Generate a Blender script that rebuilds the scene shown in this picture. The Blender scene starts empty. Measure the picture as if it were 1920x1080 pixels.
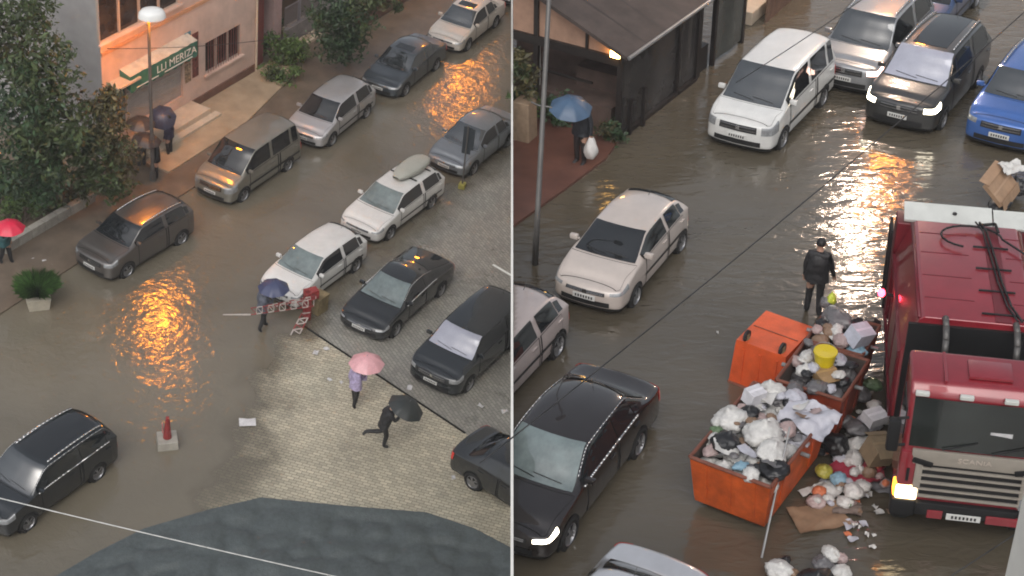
import bpy, bmesh, math, random
from mathutils import Vector, Matrix, noise
random.seed(7)
PI = math.pi
R = math.radians
scene = bpy.context.scene
COL = scene.collection

# ------------------------------------------------------------------ camera, world, sun, exposure
CAMZ = 18.14
PITCH = R(32.59)
FPX = 2968.4
cd = bpy.data.cameras.new('camera'); cam = bpy.data.objects.new('camera', cd); COL.objects.link(cam)
cam.location = (0, 0, CAMZ); cam.rotation_euler = (PI/2-PITCH, 0, 0)
cd.sensor_width = 36; cd.sensor_fit = 'HORIZONTAL'; cd.lens = 36*FPX/1920; cd.clip_start = .1; cd.clip_end = 2000
scene.camera = cam
w = bpy.data.worlds.new('World'); scene.world = w; w.use_nodes = True
nt = w.node_tree; bg = nt.nodes['Background']
sky = nt.nodes.new('ShaderNodeTexSky'); sky.sky_type = 'NISHITA'; sky.sun_disc = False
sky.sun_elevation = R(48); sky.sun_rotation = R(200); sky.dust_density = 4; sky.air_density = 1.2; sky.ozone_density = 1
hs = nt.nodes.new('ShaderNodeHueSaturation'); hs.inputs['Saturation'].default_value = .34
nt.links.new(sky.outputs[0], hs.inputs['Color']); nt.links.new(hs.outputs[0], bg.inputs['Color'])
bg.inputs['Strength'].default_value = .10
sd = bpy.data.lights.new('sun', 'SUN'); sun = bpy.data.objects.new('sun', sd); COL.objects.link(sun)
sd.energy = .7; sd.angle = R(40); sd.color = (1, .97, .94)
sun.rotation_euler = (R(42), 0, R(20))
scene.view_settings.view_transform = 'Standard'; scene.view_settings.look = 'None'
scene.view_settings.exposure = .60; scene.view_settings.gamma = 1
scene.cycles.use_denoising = True; scene.cycles.filter_width = 1.9
scene.cycles.max_bounces = 6; scene.cycles.glossy_bounces = 3; scene.cycles.transparent_max_bounces = 6
scene.cycles.caustics_reflective = False; scene.cycles.caustics_refractive = False
scene.cycles.sample_clamp_indirect = 40

# ------------------------------------------------------------------ the two streets: a lower one on the left, an upper terrace on the right
CAM = Vector((0, 0, CAMZ))
_d = Vector((0, math.cos(PITCH), -math.sin(PITCH))); _u = Vector((0, math.sin(PITCH), math.cos(PITCH))); _r = Vector((1, 0, 0))
def frame(a, b, h):
    n = Vector((math.sin(a), math.sin(b), 1)).normalized()
    ex = (Vector((1, 0, 0))-n*n.x).normalized(); ey = n.cross(ex)
    M = Matrix((ex, ey, n)).transposed().to_4x4(); M.translation = CAM-n*h
    return M
FR = [frame(R(6.33), R(-3.65), 32.43), Matrix.Translation((0, 0, 0))]
FI = [m.inverted() for m in FR]
def ray(px, py, half):                 # viewing ray in the street's own axes
    v = _d+_r*(px-960)/FPX-_u*(py-540)/FPX
    return FI[half] @ CAM, FI[half].to_3x3() @ v
def at(px, py, half, z=0.):            # survey: photo point -> street x, y at height z
    o, v = ray(px, py, half); t = (z-o.z)/v.z
    return Vector((o.x+v.x*t, o.y+v.y*t, z))
def pix(p, half):
    q = FR[half] @ Vector(p)-CAM; k = q.dot(_d)
    return 960+FPX*q.dot(_r)/k, 540-FPX*q.dot(_u)/k
def zfor(p, py, half):                 # height above p that reaches photo row py
    lo, hi = 0, 16
    for _ in range(40):
        m = (lo+hi)/2
        if pix((p.x, p.y, m), half)[1] > py: lo = m
        else: hi = m
    return lo
def onplane(px, py, half, P, ang):     # photo point -> (along, height) on the vertical plane through P in direction ang
    o, v = ray(px, py, half); nx, ny = -math.sin(ang), math.cos(ang)
    t = ((P.x-o.x)*nx+(P.y-o.y)*ny)/(v.x*nx+v.y*ny); q = o+v*t
    return (q.x-P.x)*math.cos(ang)+(q.y-P.y)*math.sin(ang), q.z

# ------------------------------------------------------------------ materials
def mat(name, col, rough=.5, metal=0., var=.12, vscale=3., bump=0., bscale=20., emit=None, es=0., coat=0., ior=1.5, alpha=1., island=0., sheen=0.):
    m = bpy.data.materials.new(name); m.use_nodes = True
    t = m.node_tree; N = t.nodes; Lk = t.links; b = N['Principled BSDF']
    b.inputs['Roughness'].default_value = rough; b.inputs['Metallic'].default_value = metal; b.inputs['IOR'].default_value = ior
    b.inputs['Coat Weight'].default_value = coat; b.inputs['Coat Roughness'].default_value = .04
    c = (*col, 1)
    if emit:
        b.inputs['Emission Color'].default_value = (*emit, 1); b.inputs['Emission Strength'].default_value = es
    tc = N.new('ShaderNodeTexCoord')
    if var > 0:
        no = N.new('ShaderNodeTexNoise'); no.inputs['Scale'].default_value = vscale; no.inputs['Detail'].default_value = 5; no.inputs['Roughness'].default_value = .65
        Lk.new(tc.outputs['Object'], no.inputs['Vector'])
        mr = N.new('ShaderNodeMapRange'); mr.inputs[1].default_value = .25; mr.inputs[2].default_value = .75
        mr.inputs[3].default_value = 1-var*1.6; mr.inputs[4].default_value = 1+var
        Lk.new(no.outputs[0], mr.inputs[0])
        mx = N.new('ShaderNodeVectorMath'); mx.operation = 'SCALE'; mx.inputs[0].default_value = col; Lk.new(mr.outputs[0], mx.inputs['Scale'])
        last = mx.outputs[0]
        if island > 0:
            g = N.new('ShaderNodeNewGeometry'); m2 = N.new('ShaderNodeMapRange'); m2.inputs[3].default_value = 1-island; m2.inputs[4].default_value = 1+island
            Lk.new(g.outputs['Random Per Island'], m2.inputs[0])
            mx2 = N.new('ShaderNodeVectorMath'); mx2.operation = 'SCALE'; Lk.new(last, mx2.inputs[0]); Lk.new(m2.outputs[0], mx2.inputs['Scale']); last = mx2.outputs[0]
        Lk.new(last, b.inputs['Base Color'])
    else:
        b.inputs['Base Color'].default_value = c
    if bump > 0:
        n2 = N.new('ShaderNodeTexNoise'); n2.inputs['Scale'].default_value = bscale; n2.inputs['Detail'].default_value = 4
        Lk.new(tc.outputs['Object'], n2.inputs['Vector'])
        bp = N.new('ShaderNodeBump'); bp.inputs['Strength'].default_value = bump; bp.inputs['Distance'].default_value = .02
        Lk.new(n2.outputs[0], bp.inputs['Height']); Lk.new(bp.outputs[0], b.inputs['Normal'])
    return m
def paint(name, col, metal=.25, rough=.32):
    return mat(name, col, rough, metal, .08, 2.2, coat=1)
M = {}
M['glass'] = mat('car_glass', (.012, .014, .016), .04, 0, .0, ior=1.75)
M['glass_mid'] = mat('pale_reflecting_glass', (.03, .036, .04), .05, 0, .3, 1.2, ior=2.3)
M['glass_pale'] = mat('painted_sky_sheen_glass', (.34, .35, .42), .12, 0, .08, ior=2.0)  # pale sky reflection painted into the windscreen base colour
M['glass_teal'] = mat('painted_teal_sheen_glass', (.15, .19, .19), .08, 0, .35, 1.5, ior=2.0)  # bluish sky sheen put into the base colour of the glass
M['trim'] = mat('black_trim', (.012, .012, .013), .45, 0, .2)
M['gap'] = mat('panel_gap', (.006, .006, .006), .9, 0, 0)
M['chrome'] = mat('bright_trim', (.62, .62, .62), .22, 1, .05)
M['tyre'] = mat('tyre_rubber', (.014, .014, .014), .75, 0, .2)
M['rim'] = mat('alloy_rim', (.34, .34, .35), .35, .8, .1)
M['plate'] = mat('number_plate', (.62, .62, .6), .4, 0, .1, 30)
M['lens'] = mat('lamp_lens', (.26, .27, .28), .12, .1, .25, 14, coat=1)
M['red_lens'] = mat('red_lamp_lens', (.35, .012, .012), .2, 0, .1, coat=1, emit=(1, .05, .03), es=.15)
M['head_on'] = mat('lit_headlamp', (.9, .9, .85), .2, 0, 0, emit=(1, .88, .66), es=9)
M['head_warm'] = mat('lit_warm_headlamp', (.9, .8, .6), .2, 0, 0, emit=(1, .62, .25), es=9)
M['head_red'] = mat('lit_pinkish_headlamp', (.9, .8, .7), .2, 0, 0, emit=(1, .6, .48), es=6)
M['steel'] = mat('galvanised_steel', (.3, .3, .3), .45, .7, .15)
M['darksteel'] = mat('dark_painted_steel', (.045, .045, .05), .45, .3, .2)
M['skin'] = mat('skin', (.42, .25, .18), .55, 0, .08)
M['hair'] = mat('dark_hair', (.015, .012, .01), .6, 0, .2)
M['bark'] = mat('bark', (.09, .065, .045), .9, 0, .3, 6, .6, 12)
M['concrete'] = mat('concrete', (.34, .32, .28), .85, 0, .22, 2.5, .3, 30)
M['white'] = mat('white_render', (.72, .71, .67), .7, 0, .08, 1.2)
M['wire'] = mat('black_cable', (.02, .02, .022), .6, 0, 0)
M['wire_pale'] = mat('pale_cable', (.62, .62, .6), .5, 0, 0)

# ------------------------------------------------------------------ mesh helpers
class MB:
    def __init__(s): s.v = []; s.f = []; s.m = []; s.mi = 0
    def add(s, vs, fs):
        o = len(s.v); s.v += [tuple(x) for x in vs]
        for f in fs: s.f.append([i+o for i in f]); s.m.append(s.mi)
    def box(s, c, sz, rz=0., mtx=None, top=(1, 1), bev=0.):
        x, y, z = sz[0]/2, sz[1]/2, sz[2]/2
        if bev > 0:
            bm = bmesh.new(); bmesh.ops.create_cube(bm, size=1)
            for q in bm.verts: q.co = Vector((q.co.x*sz[0]*(top[0] if q.co.z > 0 else 1), q.co.y*sz[1]*(top[1] if q.co.z > 0 else 1), q.co.z*sz[2]))
            bmesh.ops.bevel(bm, geom=bm.edges[:], offset=bev, segments=2, affect='EDGES', profile=.6)
            P = [q.co.copy() for q in bm.verts]; bm.verts.index_update(); F = [[q.index for q in f.verts] for f in bm.faces]; bm.free()
        else:
            P = [Vector((sx*x*(top[0] if sz_ > 0 else 1), sy*y*(top[1] if sz_ > 0 else 1), sz_*z)) for sz_ in (-1, 1) for sx, sy in ((-1, -1), (1, -1), (1, 1), (-1, 1))]
            F = [(3, 2, 1, 0), (4, 5, 6, 7), (0, 1, 5, 4), (1, 2, 6, 5), (2, 3, 7, 6), (3, 0, 4, 7)]
        T = Matrix.Translation(c) @ Matrix.Rotation(rz, 4, 'Z')
        if mtx is not None: T = T @ mtx
        s.add([T @ p for p in P], F); return s
    def tube(s, p0, p1, r0, r1=None, n=8, cap=True):
        r1 = r0 if r1 is None else r1; p0 = Vector(p0); p1 = Vector(p1); d = (p1-p0)
        if d.length < 1e-6: return s
        q = d.to_track_quat('Z', 'Y'); vs = []
        for p, r in ((p0, r0), (p1, r1)):
            for k in range(n): a = 2*PI*k/n; vs.append(p+q @ Vector((r*math.cos(a), r*math.sin(a), 0)))
        fs = [(k, (k+1) % n, n+(k+1) % n, n+k) for k in range(n)]
        if cap: fs += [tuple(range(n-1, -1, -1)), tuple(range(n, 2*n))]
        s.add(vs, fs); return s
    def path(s, pts, r, n=6):
        for a, b in zip(pts[:-1], pts[1:]): s.tube(a, b, r, r, n)
        return s
    def lathe(s, prof, n=20, T=None):
        T = T or Matrix.Identity(4); k = len(prof); vs = []
        for j in range(n):
            a = 2*PI*j/n
            for r, z in prof: vs.append(T @ Vector((r*math.cos(a), r*math.sin(a), z)))
        fs = [(j*k+i, ((j+1) % n)*k+i, ((j+1) % n)*k+i+1, j*k+i+1) for j in range(n) for i in range(k-1)]
        s.add(vs, fs); return s
    def prism(s, poly, z0, z1):
        n = len(poly); vs = [(p[0], p[1], z0) for p in poly]+[(p[0], p[1], z1) for p in poly]
        s.add(vs, [tuple(range(n-1, -1, -1)), tuple(range(n, 2*n))]+[(k, (k+1) % n, n+(k+1) % n, n+k) for k in range(n)]); return s
    def grid(s, fn, nu, nv):
        s.add([fn(i/nu, j/nv) for i in range(nu+1) for j in range(nv+1)],
              [(i*(nv+1)+j, (i+1)*(nv+1)+j, (i+1)*(nv+1)+j+1, i*(nv+1)+j+1) for i in range(nu) for j in range(nv)]); return s
    def build(s, name, m, parent=None, smooth=False, angle=None, fix=True):
        me = bpy.data.meshes.new(name); me.from_pydata(s.v, [], s.f)
        ms = m if isinstance(m, (list, tuple)) else [m]
        for x in ms: me.materials.append(x)
        for p, i in zip(me.polygons, s.m): p.material_index = i
        if fix:
            bm = bmesh.new(); bm.from_mesh(me); bmesh.ops.remove_doubles(bm, verts=bm.verts[:], dist=1e-5)
            bmesh.ops.recalc_face_normals(bm, faces=bm.faces[:]); bm.to_mesh(me); bm.free()
        if smooth:
            for p in me.polygons: p.use_smooth = True
            if angle: me.set_sharp_from_angle(angle=angle)
        o = bpy.data.objects.new(name, me); COL.objects.link(o)
        if parent: o.parent = parent
        return o
def tag(o, label, cat, group=None, kind=None):
    if label: o['label'] = label
    if cat: o['category'] = cat
    if group: o['group'] = group
    if kind: o['kind'] = kind
    return o
def place(o, half, p, rz=0., rx=0., ry=0., sc=1.):
    T = Matrix.Translation(p) @ Matrix.Rotation(rz, 4, 'Z') @ Matrix.Rotation(ry, 4, 'Y') @ Matrix.Rotation(rx, 4, 'X') @ Matrix.Scale(sc, 4)
    o.matrix_world = FR[half] @ T; return o
def thing(name, label, cat, half, p, rz=0., group=None):
    o = bpy.data.objects.new(name, None); COL.objects.link(o); o.empty_display_size = .3
    place(o, half, p, rz); return tag(o, label, cat, group)
def copy_tree(o, parent=None):
    c = o.copy(); COL.objects.link(c)
    if parent: c.parent = parent
    for ch in [x for x in COL.objects if x.parent == o]: copy_tree(ch, c)
    return c
def tree_of(o):
    out = [o]
    for ch in [x for x in COL.objects if x.parent == o]: out += tree_of(ch)
    return out
def cut_at_wall(root):                 # the thing stops against the partition wall between the two streets (world x = 0.03)
    bpy.context.view_layer.update()
    for o in tree_of(root):
        if o.type != 'MESH': continue
        W = o.matrix_world; I = W.inverted()
        co = I @ Vector((.03, 0, 0)); no = (W.to_3x3().transposed() @ Vector((1, 0, 0))).normalized()
        if o.data.users > 1: o.data = o.data.copy()
        bm = bmesh.new(); bm.from_mesh(o.data)
        r = bmesh.ops.bisect_plane(bm, geom=bm.verts[:]+bm.edges[:]+bm.faces[:], plane_co=co, plane_no=no, clear_inner=True)
        ed = [e for e in r['geom_cut'] if isinstance(e, bmesh.types.BMEdge)]
        if ed and len(bm.faces): bmesh.ops.holes_fill(bm, edges=ed, sides=0)
        empty = len(bm.faces) == 0; bm.to_mesh(o.data); bm.free()
        if empty and o.parent is not None and not o.children: bpy.data.objects.remove(o)

# ------------------------------------------------------------------ ground, water, partition wall
def seg_dist(p, a, b):
    ab = b-a; t = max(0, min(1, (p-a).dot(ab)/max(ab.dot(ab), 1e-9))); return (p-a-ab*t).length
def inside(p, poly):
    c = False; n = len(poly)
    for i in range(n):
        a, b = poly[i], poly[(i+1) % n]
        if (a.y > p.y) != (b.y > p.y) and p.x < (b.x-a.x)*(p.y-a.y)/(b.y-a.y)+a.x: c = not c
    return c
def sdist(p, poly):
    d = min(seg_dist(p, poly[i], poly[(i+1) % len(poly)]) for i in range(len(poly)))
    return d if inside(p, poly) else -d
def water_mat(name, deep, ring=None, ior=1.75, bumpd=.05, s1=1.1, s2=3.2, rough=.07, alpha=True, anis=(1, 1, 0)):
    m = bpy.data.materials.new(name); m.use_nodes = True; t = m.node_tree; N = t.nodes; Lk = t.links; b = N['Principled BSDF']
    b.inputs['Roughness'].default_value = rough; b.inputs['IOR'].default_value = ior
    tc = N.new('ShaderNodeTexCoord'); mp = N.new('ShaderNodeMapping'); Lk.new(tc.outputs['Object'], mp.inputs[0])
    mp.inputs['Rotation'].default_value = (0, 0, anis[2]); mp.inputs['Scale'].default_value = (anis[0], anis[1], 1)
    def nz(scale, det, dist=0.):
        n = N.new('ShaderNodeTexNoise'); n.inputs['Scale'].default_value = scale; n.inputs['Detail'].default_value = det
        n.inputs['Distortion'].default_value = dist; Lk.new(mp.outputs[0], n.inputs['Vector']); return n.outputs[0]
    def math_(op, a, b_):
        n = N.new('ShaderNodeMath'); n.operation = op
        for i, q in enumerate((a, b_)):
            if isinstance(q, (int, float)): n.inputs[i].default_value = q
            else: Lk.new(q, n.inputs[i])
        return n.outputs[0]
    # silt in the water: broad real variation of colour
    cr = N.new('ShaderNodeValToRGB'); Lk.new(nz(.16, 6, .6), cr.inputs[0])
    cr.color_ramp.elements[0].position = .3; cr.color_ramp.elements[0].color = (*[c*.78 for c in deep], 1)
    cr.color_ramp.elements[1].position = .72; cr.color_ramp.elements[1].color = (*[c*1.2 for c in deep], 1)
    Lk.new(cr.outputs[0], b.inputs['Base Color'])
    h = math_('ADD', math_('MULTIPLY', nz(s1, 3, .8), 1.0), math_('MULTIPLY', nz(s2, 3, 1.2), .55))
    h = math_('ADD', h, math_('MULTIPLY', nz(9, 2), .12))
    amp = N.new('ShaderNodeMapRange'); Lk.new(nz(.22, 2), amp.inputs[0]); amp.inputs[1].default_value = .35; amp.inputs[2].default_value = .65; amp.inputs[3].default_value = .45; amp.inputs[4].default_value = 1.25
    h = math_('MULTIPLY', h, amp.outputs[0])
    if ring:
        for (c, sc, k) in ring:
            m2 = N.new('ShaderNodeMapping'); Lk.new(tc.outputs['Object'], m2.inputs[0]); m2.inputs['Location'].default_value = (-c.x, -c.y, 0)
            wv = N.new('ShaderNodeTexWave'); wv.wave_type = 'RINGS'; wv.rings_direction = 'Z'; wv.inputs['Scale'].default_value = sc
            wv.inputs['Distortion'].default_value = 9; wv.inputs['Detail'].default_value = 2; wv.inputs['Detail Scale'].default_value = 1.2
            Lk.new(m2.outputs[0], wv.inputs['Vector'])
            ln = N.new('ShaderNodeVectorMath'); ln.operation = 'LENGTH'; Lk.new(m2.outputs[0], ln.inputs[0])
            fo = N.new('ShaderNodeMapRange'); Lk.new(ln.outputs['Value'], fo.inputs[0]); fo.inputs[1].default_value = .5; fo.inputs[2].default_value = 5.5; fo.inputs[3].default_value = k; fo.inputs[4].default_value = 0
            h = math_('ADD', h, math_('MULTIPLY', wv.outputs['Fac'], fo.outputs[0]))
    bp = N.new('ShaderNodeBump'); bp.inputs['Strength'].default_value = 1; bp.inputs['Distance'].default_value = bumpd
    Lk.new(h, bp.inputs['Height']); Lk.new(bp.outputs[0], b.inputs['Normal'])
    if alpha:
        at_ = N.new('ShaderNodeAttribute'); at_.attribute_name = 'depth'
        d = math_('ADD', at_.outputs['Fac'], math_('MULTIPLY', math_('SUBTRACT', nz(.7, 5, .5), .5), 2.6))
        al = N.new('ShaderNodeMapRange'); al.interpolation_type = 'SMOOTHSTEP'; Lk.new(d, al.inputs[0])
        al.inputs[1].default_value = -.9; al.inputs[2].default_value = 1.3; al.inputs[3].default_value = 0; al.inputs[4].default_value = 1
        Lk.new(al.outputs[0], b.inputs['Alpha'])
    return m
def clip_plane_x0(o, half, left):
    I = FI[half]; co = I @ Vector((-.03 if left else .03, 0, 0)); no = (FR[half].to_3x3().transposed() @ Vector((1, 0, 0))).normalized()
    bm = bmesh.new(); bm.from_mesh(o.data)
    bmesh.ops.bisect_plane(bm, geom=bm.verts[:]+bm.edges[:]+bm.faces[:], plane_co=co, plane_no=no, clear_outer=left, clear_inner=not left)
    bm.to_mesh(o.data); bm.free()
def sheet(name, half, x0, x1, y0, y1, step, z, m, depth=None):
    b = MB(); nx = int((x1-x0)/step); ny = int((y1-y0)/step)
    b.grid(lambda u, v: (x0+(x1-x0)*u, y0+(y1-y0)*v, z), nx, ny)
    o = b.build(name, m, fix=False)
    clip_plane_x0(o, half, half == 0)
    for p in o.data.polygons:
        if p.normal.z < 0: o.data.flip_normals(); break
    if depth:
        a = o.data.attributes.new('depth', 'FLOAT', 'POINT')
        for q, vv in zip(a.data, o.data.vertices): q.value = depth(vv.co)
    o.matrix_world = FR[half]; o['kind'] = 'structure'; return o
def paver_mat(name, c1, c2, mortar, sc, rot, wet):
    m = bpy.data.materials.new(name); m.use_nodes = True; t = m.node_tree; N = t.nodes; Lk = t.links; b = N['Principled BSDF']
    tc = N.new('ShaderNodeTexCoord'); mp = N.new('ShaderNodeMapping'); Lk.new(tc.outputs['Object'], mp.inputs[0]); mp.inputs['Rotation'].default_value = (0, 0, rot)
    br = N.new('ShaderNodeTexBrick'); Lk.new(mp.outputs[0], br.inputs['Vector'])
    br.inputs['Color1'].default_value = (*c1, 1); br.inputs['Color2'].default_value = (*c2, 1); br.inputs['Mortar'].default_value = (*mortar, 1)
    br.inputs['Scale'].default_value = sc; br.inputs['Mortar Size'].default_value = .022; br.inputs['Brick Width'].default_value = .5; br.inputs['Row Height'].default_value = .25; br.inputs['Mortar Smooth'].default_value = .3
    no = N.new('ShaderNodeTexNoise'); no.inputs['Scale'].default_value = .55; no.inputs['Detail'].default_value = 6; no.inputs['Roughness'].default_value = .7; Lk.new(tc.outputs['Object'], no.inputs['Vector'])
    mr = N.new('ShaderNodeMapRange'); Lk.new(no.outputs[0], mr.inputs[0]); mr.inputs[1].default_value = .3; mr.inputs[2].default_value = .7; mr.inputs[3].default_value = .78; mr.inputs[4].default_value = 1.14
    vm = N.new('ShaderNodeVectorMath'); vm.operation = 'SCALE'; Lk.new(br.outputs['Color'], vm.inputs[0]); Lk.new(mr.outputs[0], vm.inputs['Scale']); Lk.new(vm.outputs[0], b.inputs['Base Color'])
    r2 = N.new('ShaderNodeMapRange'); Lk.new(no.outputs[0], r2.inputs[0]); r2.inputs[1].default_value = .35; r2.inputs[2].default_value = .65; r2.inputs[3].default_value = wet; r2.inputs[4].default_value = wet+.3; Lk.new(r2.outputs[0], b.inputs['Roughness'])
    bp = N.new('ShaderNodeBump'); bp.inputs['Strength'].default_value = .5; bp.inputs['Distance'].default_value = .01; Lk.new(br.outputs['Fac'], bp.inputs['Height']); bp.invert = True; Lk.new(bp.outputs[0], b.inputs['Normal'])
    return m
LA = lambda x, y, z=0: at(x, y, 0, z)
RA = lambda x, y, z=0: at(x, y, 1, z)
ROAD_L = R(60)       # direction of the left street
ROAD_R = R(61)
dry = [LA(*p) for p in ((1000, 255), (905, 335), (835, 395), (775, 455), (700, 520), (645, 575), (600, 612), (560, 655), (520, 700), (500, 770), (492, 850), (470, 905), (400, 985), (340, 1040), (260, 1200), (1100, 1300), (1300, 700))]
M['water_l'] = water_mat('muddy_flood_water', (.152, .132, .098), ring=[(LA(300, 615), .9, .05)], bumpd=.035, rough=.15)
sheet('flood_water', 0, -60, 30, 8, 130, .6, 0, M['water_l'], lambda c: -sdist(Vector((c.x, c.y, 0)), dry))
M['paver'] = paver_mat('tan_block_paving', (.56, .51, .385), (.40, .365, .28), (.17, .155, .13), 2.2, R(15), .3)
M['lot'] = paver_mat('wet_grey_setts', (.34, .325, .285), (.25, .24, .215), (.14, .135, .12), 2.2, R(60), .22)
# courtyard paving and parking paving meet along the drain line
e0 = LA(560, 605); e1 = LA(872, 812); dv = (e1-e0).normalized(); e0 = e0-dv*6; e1 = e1+dv*14
nrm = Vector((-dv.y, dv.x, 0))
if nrm.y < 0: nrm = -nrm
def quad_sheet(name, half, pts, z, m, cut=True):
    b = MB(); b.add([(p.x, p.y, z) for p in pts], [tuple(range(len(pts)))]); o = b.build(name, m, fix=False)
    if cut: clip_plane_x0(o, half, half == 0)
    if o.data.polygons and o.data.polygons[0].normal.z < 0: o.data.flip_normals()
    o.matrix_world = FR[half]; o['kind'] = 'structure'; return o
quad_sheet('parking_paving', 0, [e0, e1, e1+nrm*60, e0+nrm*60], -.012, M['lot'])
quad_sheet('courtyard_paving', 0, [e0-nrm*40, e1-nrm*40, e1, e0], -.012, M['paver'])
b = MB(); b.tube(e0+dv*6.2, e1-dv*14, .035, n=6); o = b.build('drain_joint', M['gap']); o.matrix_world = FR[0]; o['kind'] = 'structure'
M['asphalt'] = mat('wet_asphalt', (.05, .048, .045), .4, 0, .2)
sheet('street', 0, -60, 30, 8, 130, 5, -.06, M['asphalt']); 
# upper street
M['water_r'] = water_mat('muddy_street_water', (.088, .074, .053), bumpd=.042, s1=.9, s2=2.6, rough=.13, alpha=False, ior=1.75, anis=(.55, 1.25, 0))
sheet('flood_water', 1, 0, 70, 4, 130, 1.5, 0, M['water_r'])
sheet('road', 1, 0, 70, 4, 130, 6, -.12, M['asphalt'])
# partition wall between the streets, standing on the lower one and rising past the edge of the terrace
b = MB(); zt = 1.55
for (ya, yb) in ((7, 120),):
    b.box((0, (ya+yb)/2, (zt-26)/2), (.045, yb-ya, zt+26))
tag(b.build('partition_wall', M['white']), 'thin white wall dividing the lower flooded street from the upper one', 'wall')

# ------------------------------------------------------------------ cars
def herm(a, b, ma, mb, t):
    t2 = t*t; t3 = t2*t
    return (2*t3-3*t2+1)*a+(t3-2*t2+t)*ma+(-2*t3+3*t2)*b+(t3-t2)*mb
def slope(p, q, r):
    d0, d1 = q-p, r-q
    if d0*d1 <= 0: return 0.
    return 2*d0*d1/(d0+d1)
def interp(vals, t):
    n = len(vals)-1; i = max(0, min(n-1, int(t))); f = t-i
    g = lambda k: vals[max(0, min(n, k))]
    def m(k):
        if k <= 0: return g(1)-g(0)
        if k >= n: return g(n)-g(n-1)
        return slope(g(k-1), g(k), g(k+1))
    return herm(g(i), g(i+1), m(i), m(i+1), f)
KIND = {  # cowl = nose->windscreen base, rf = ->roof front, rr/rg/dk measured from the tail, z heights
 'hatch': dict(fo=.83, cowl=1.02, scr=.78, rr=.62, rg=.16, zh=.70, zc=.95, belt=.93, zd=.98, zt=.92, wr=.72),
 'suv':   dict(fo=.85, cowl=1.12, scr=.72, rr=.55, rg=.14, zh=.86, zc=1.08, belt=1.06, zd=1.12, zt=1.05, wr=.74),
 'sedan': dict(fo=.85, cowl=1.22, scr=.80, rr=1.32, rg=.66, zh=.68, zc=.92, belt=.92, zd=.98, zt=.94, wr=.70),
 'coupe': dict(fo=.87, cowl=1.28, scr=.86, rr=1.55, rg=.30, zh=.66, zc=.90, belt=.90, zd=.96, zt=.90, wr=.68, drop=.13),
 'estate':dict(fo=.87, cowl=1.20, scr=.80, rr=.55, rg=.16, zh=.68, zc=.92, belt=.92, zd=.97, zt=.90, wr=.71),
 'van':   dict(fo=.84, cowl=.86, scr=.90, rr=.26, rg=.08, zh=.88, zc=1.10, belt=1.06, zd=1.12, zt=1.0, wr=.80),
}
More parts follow.
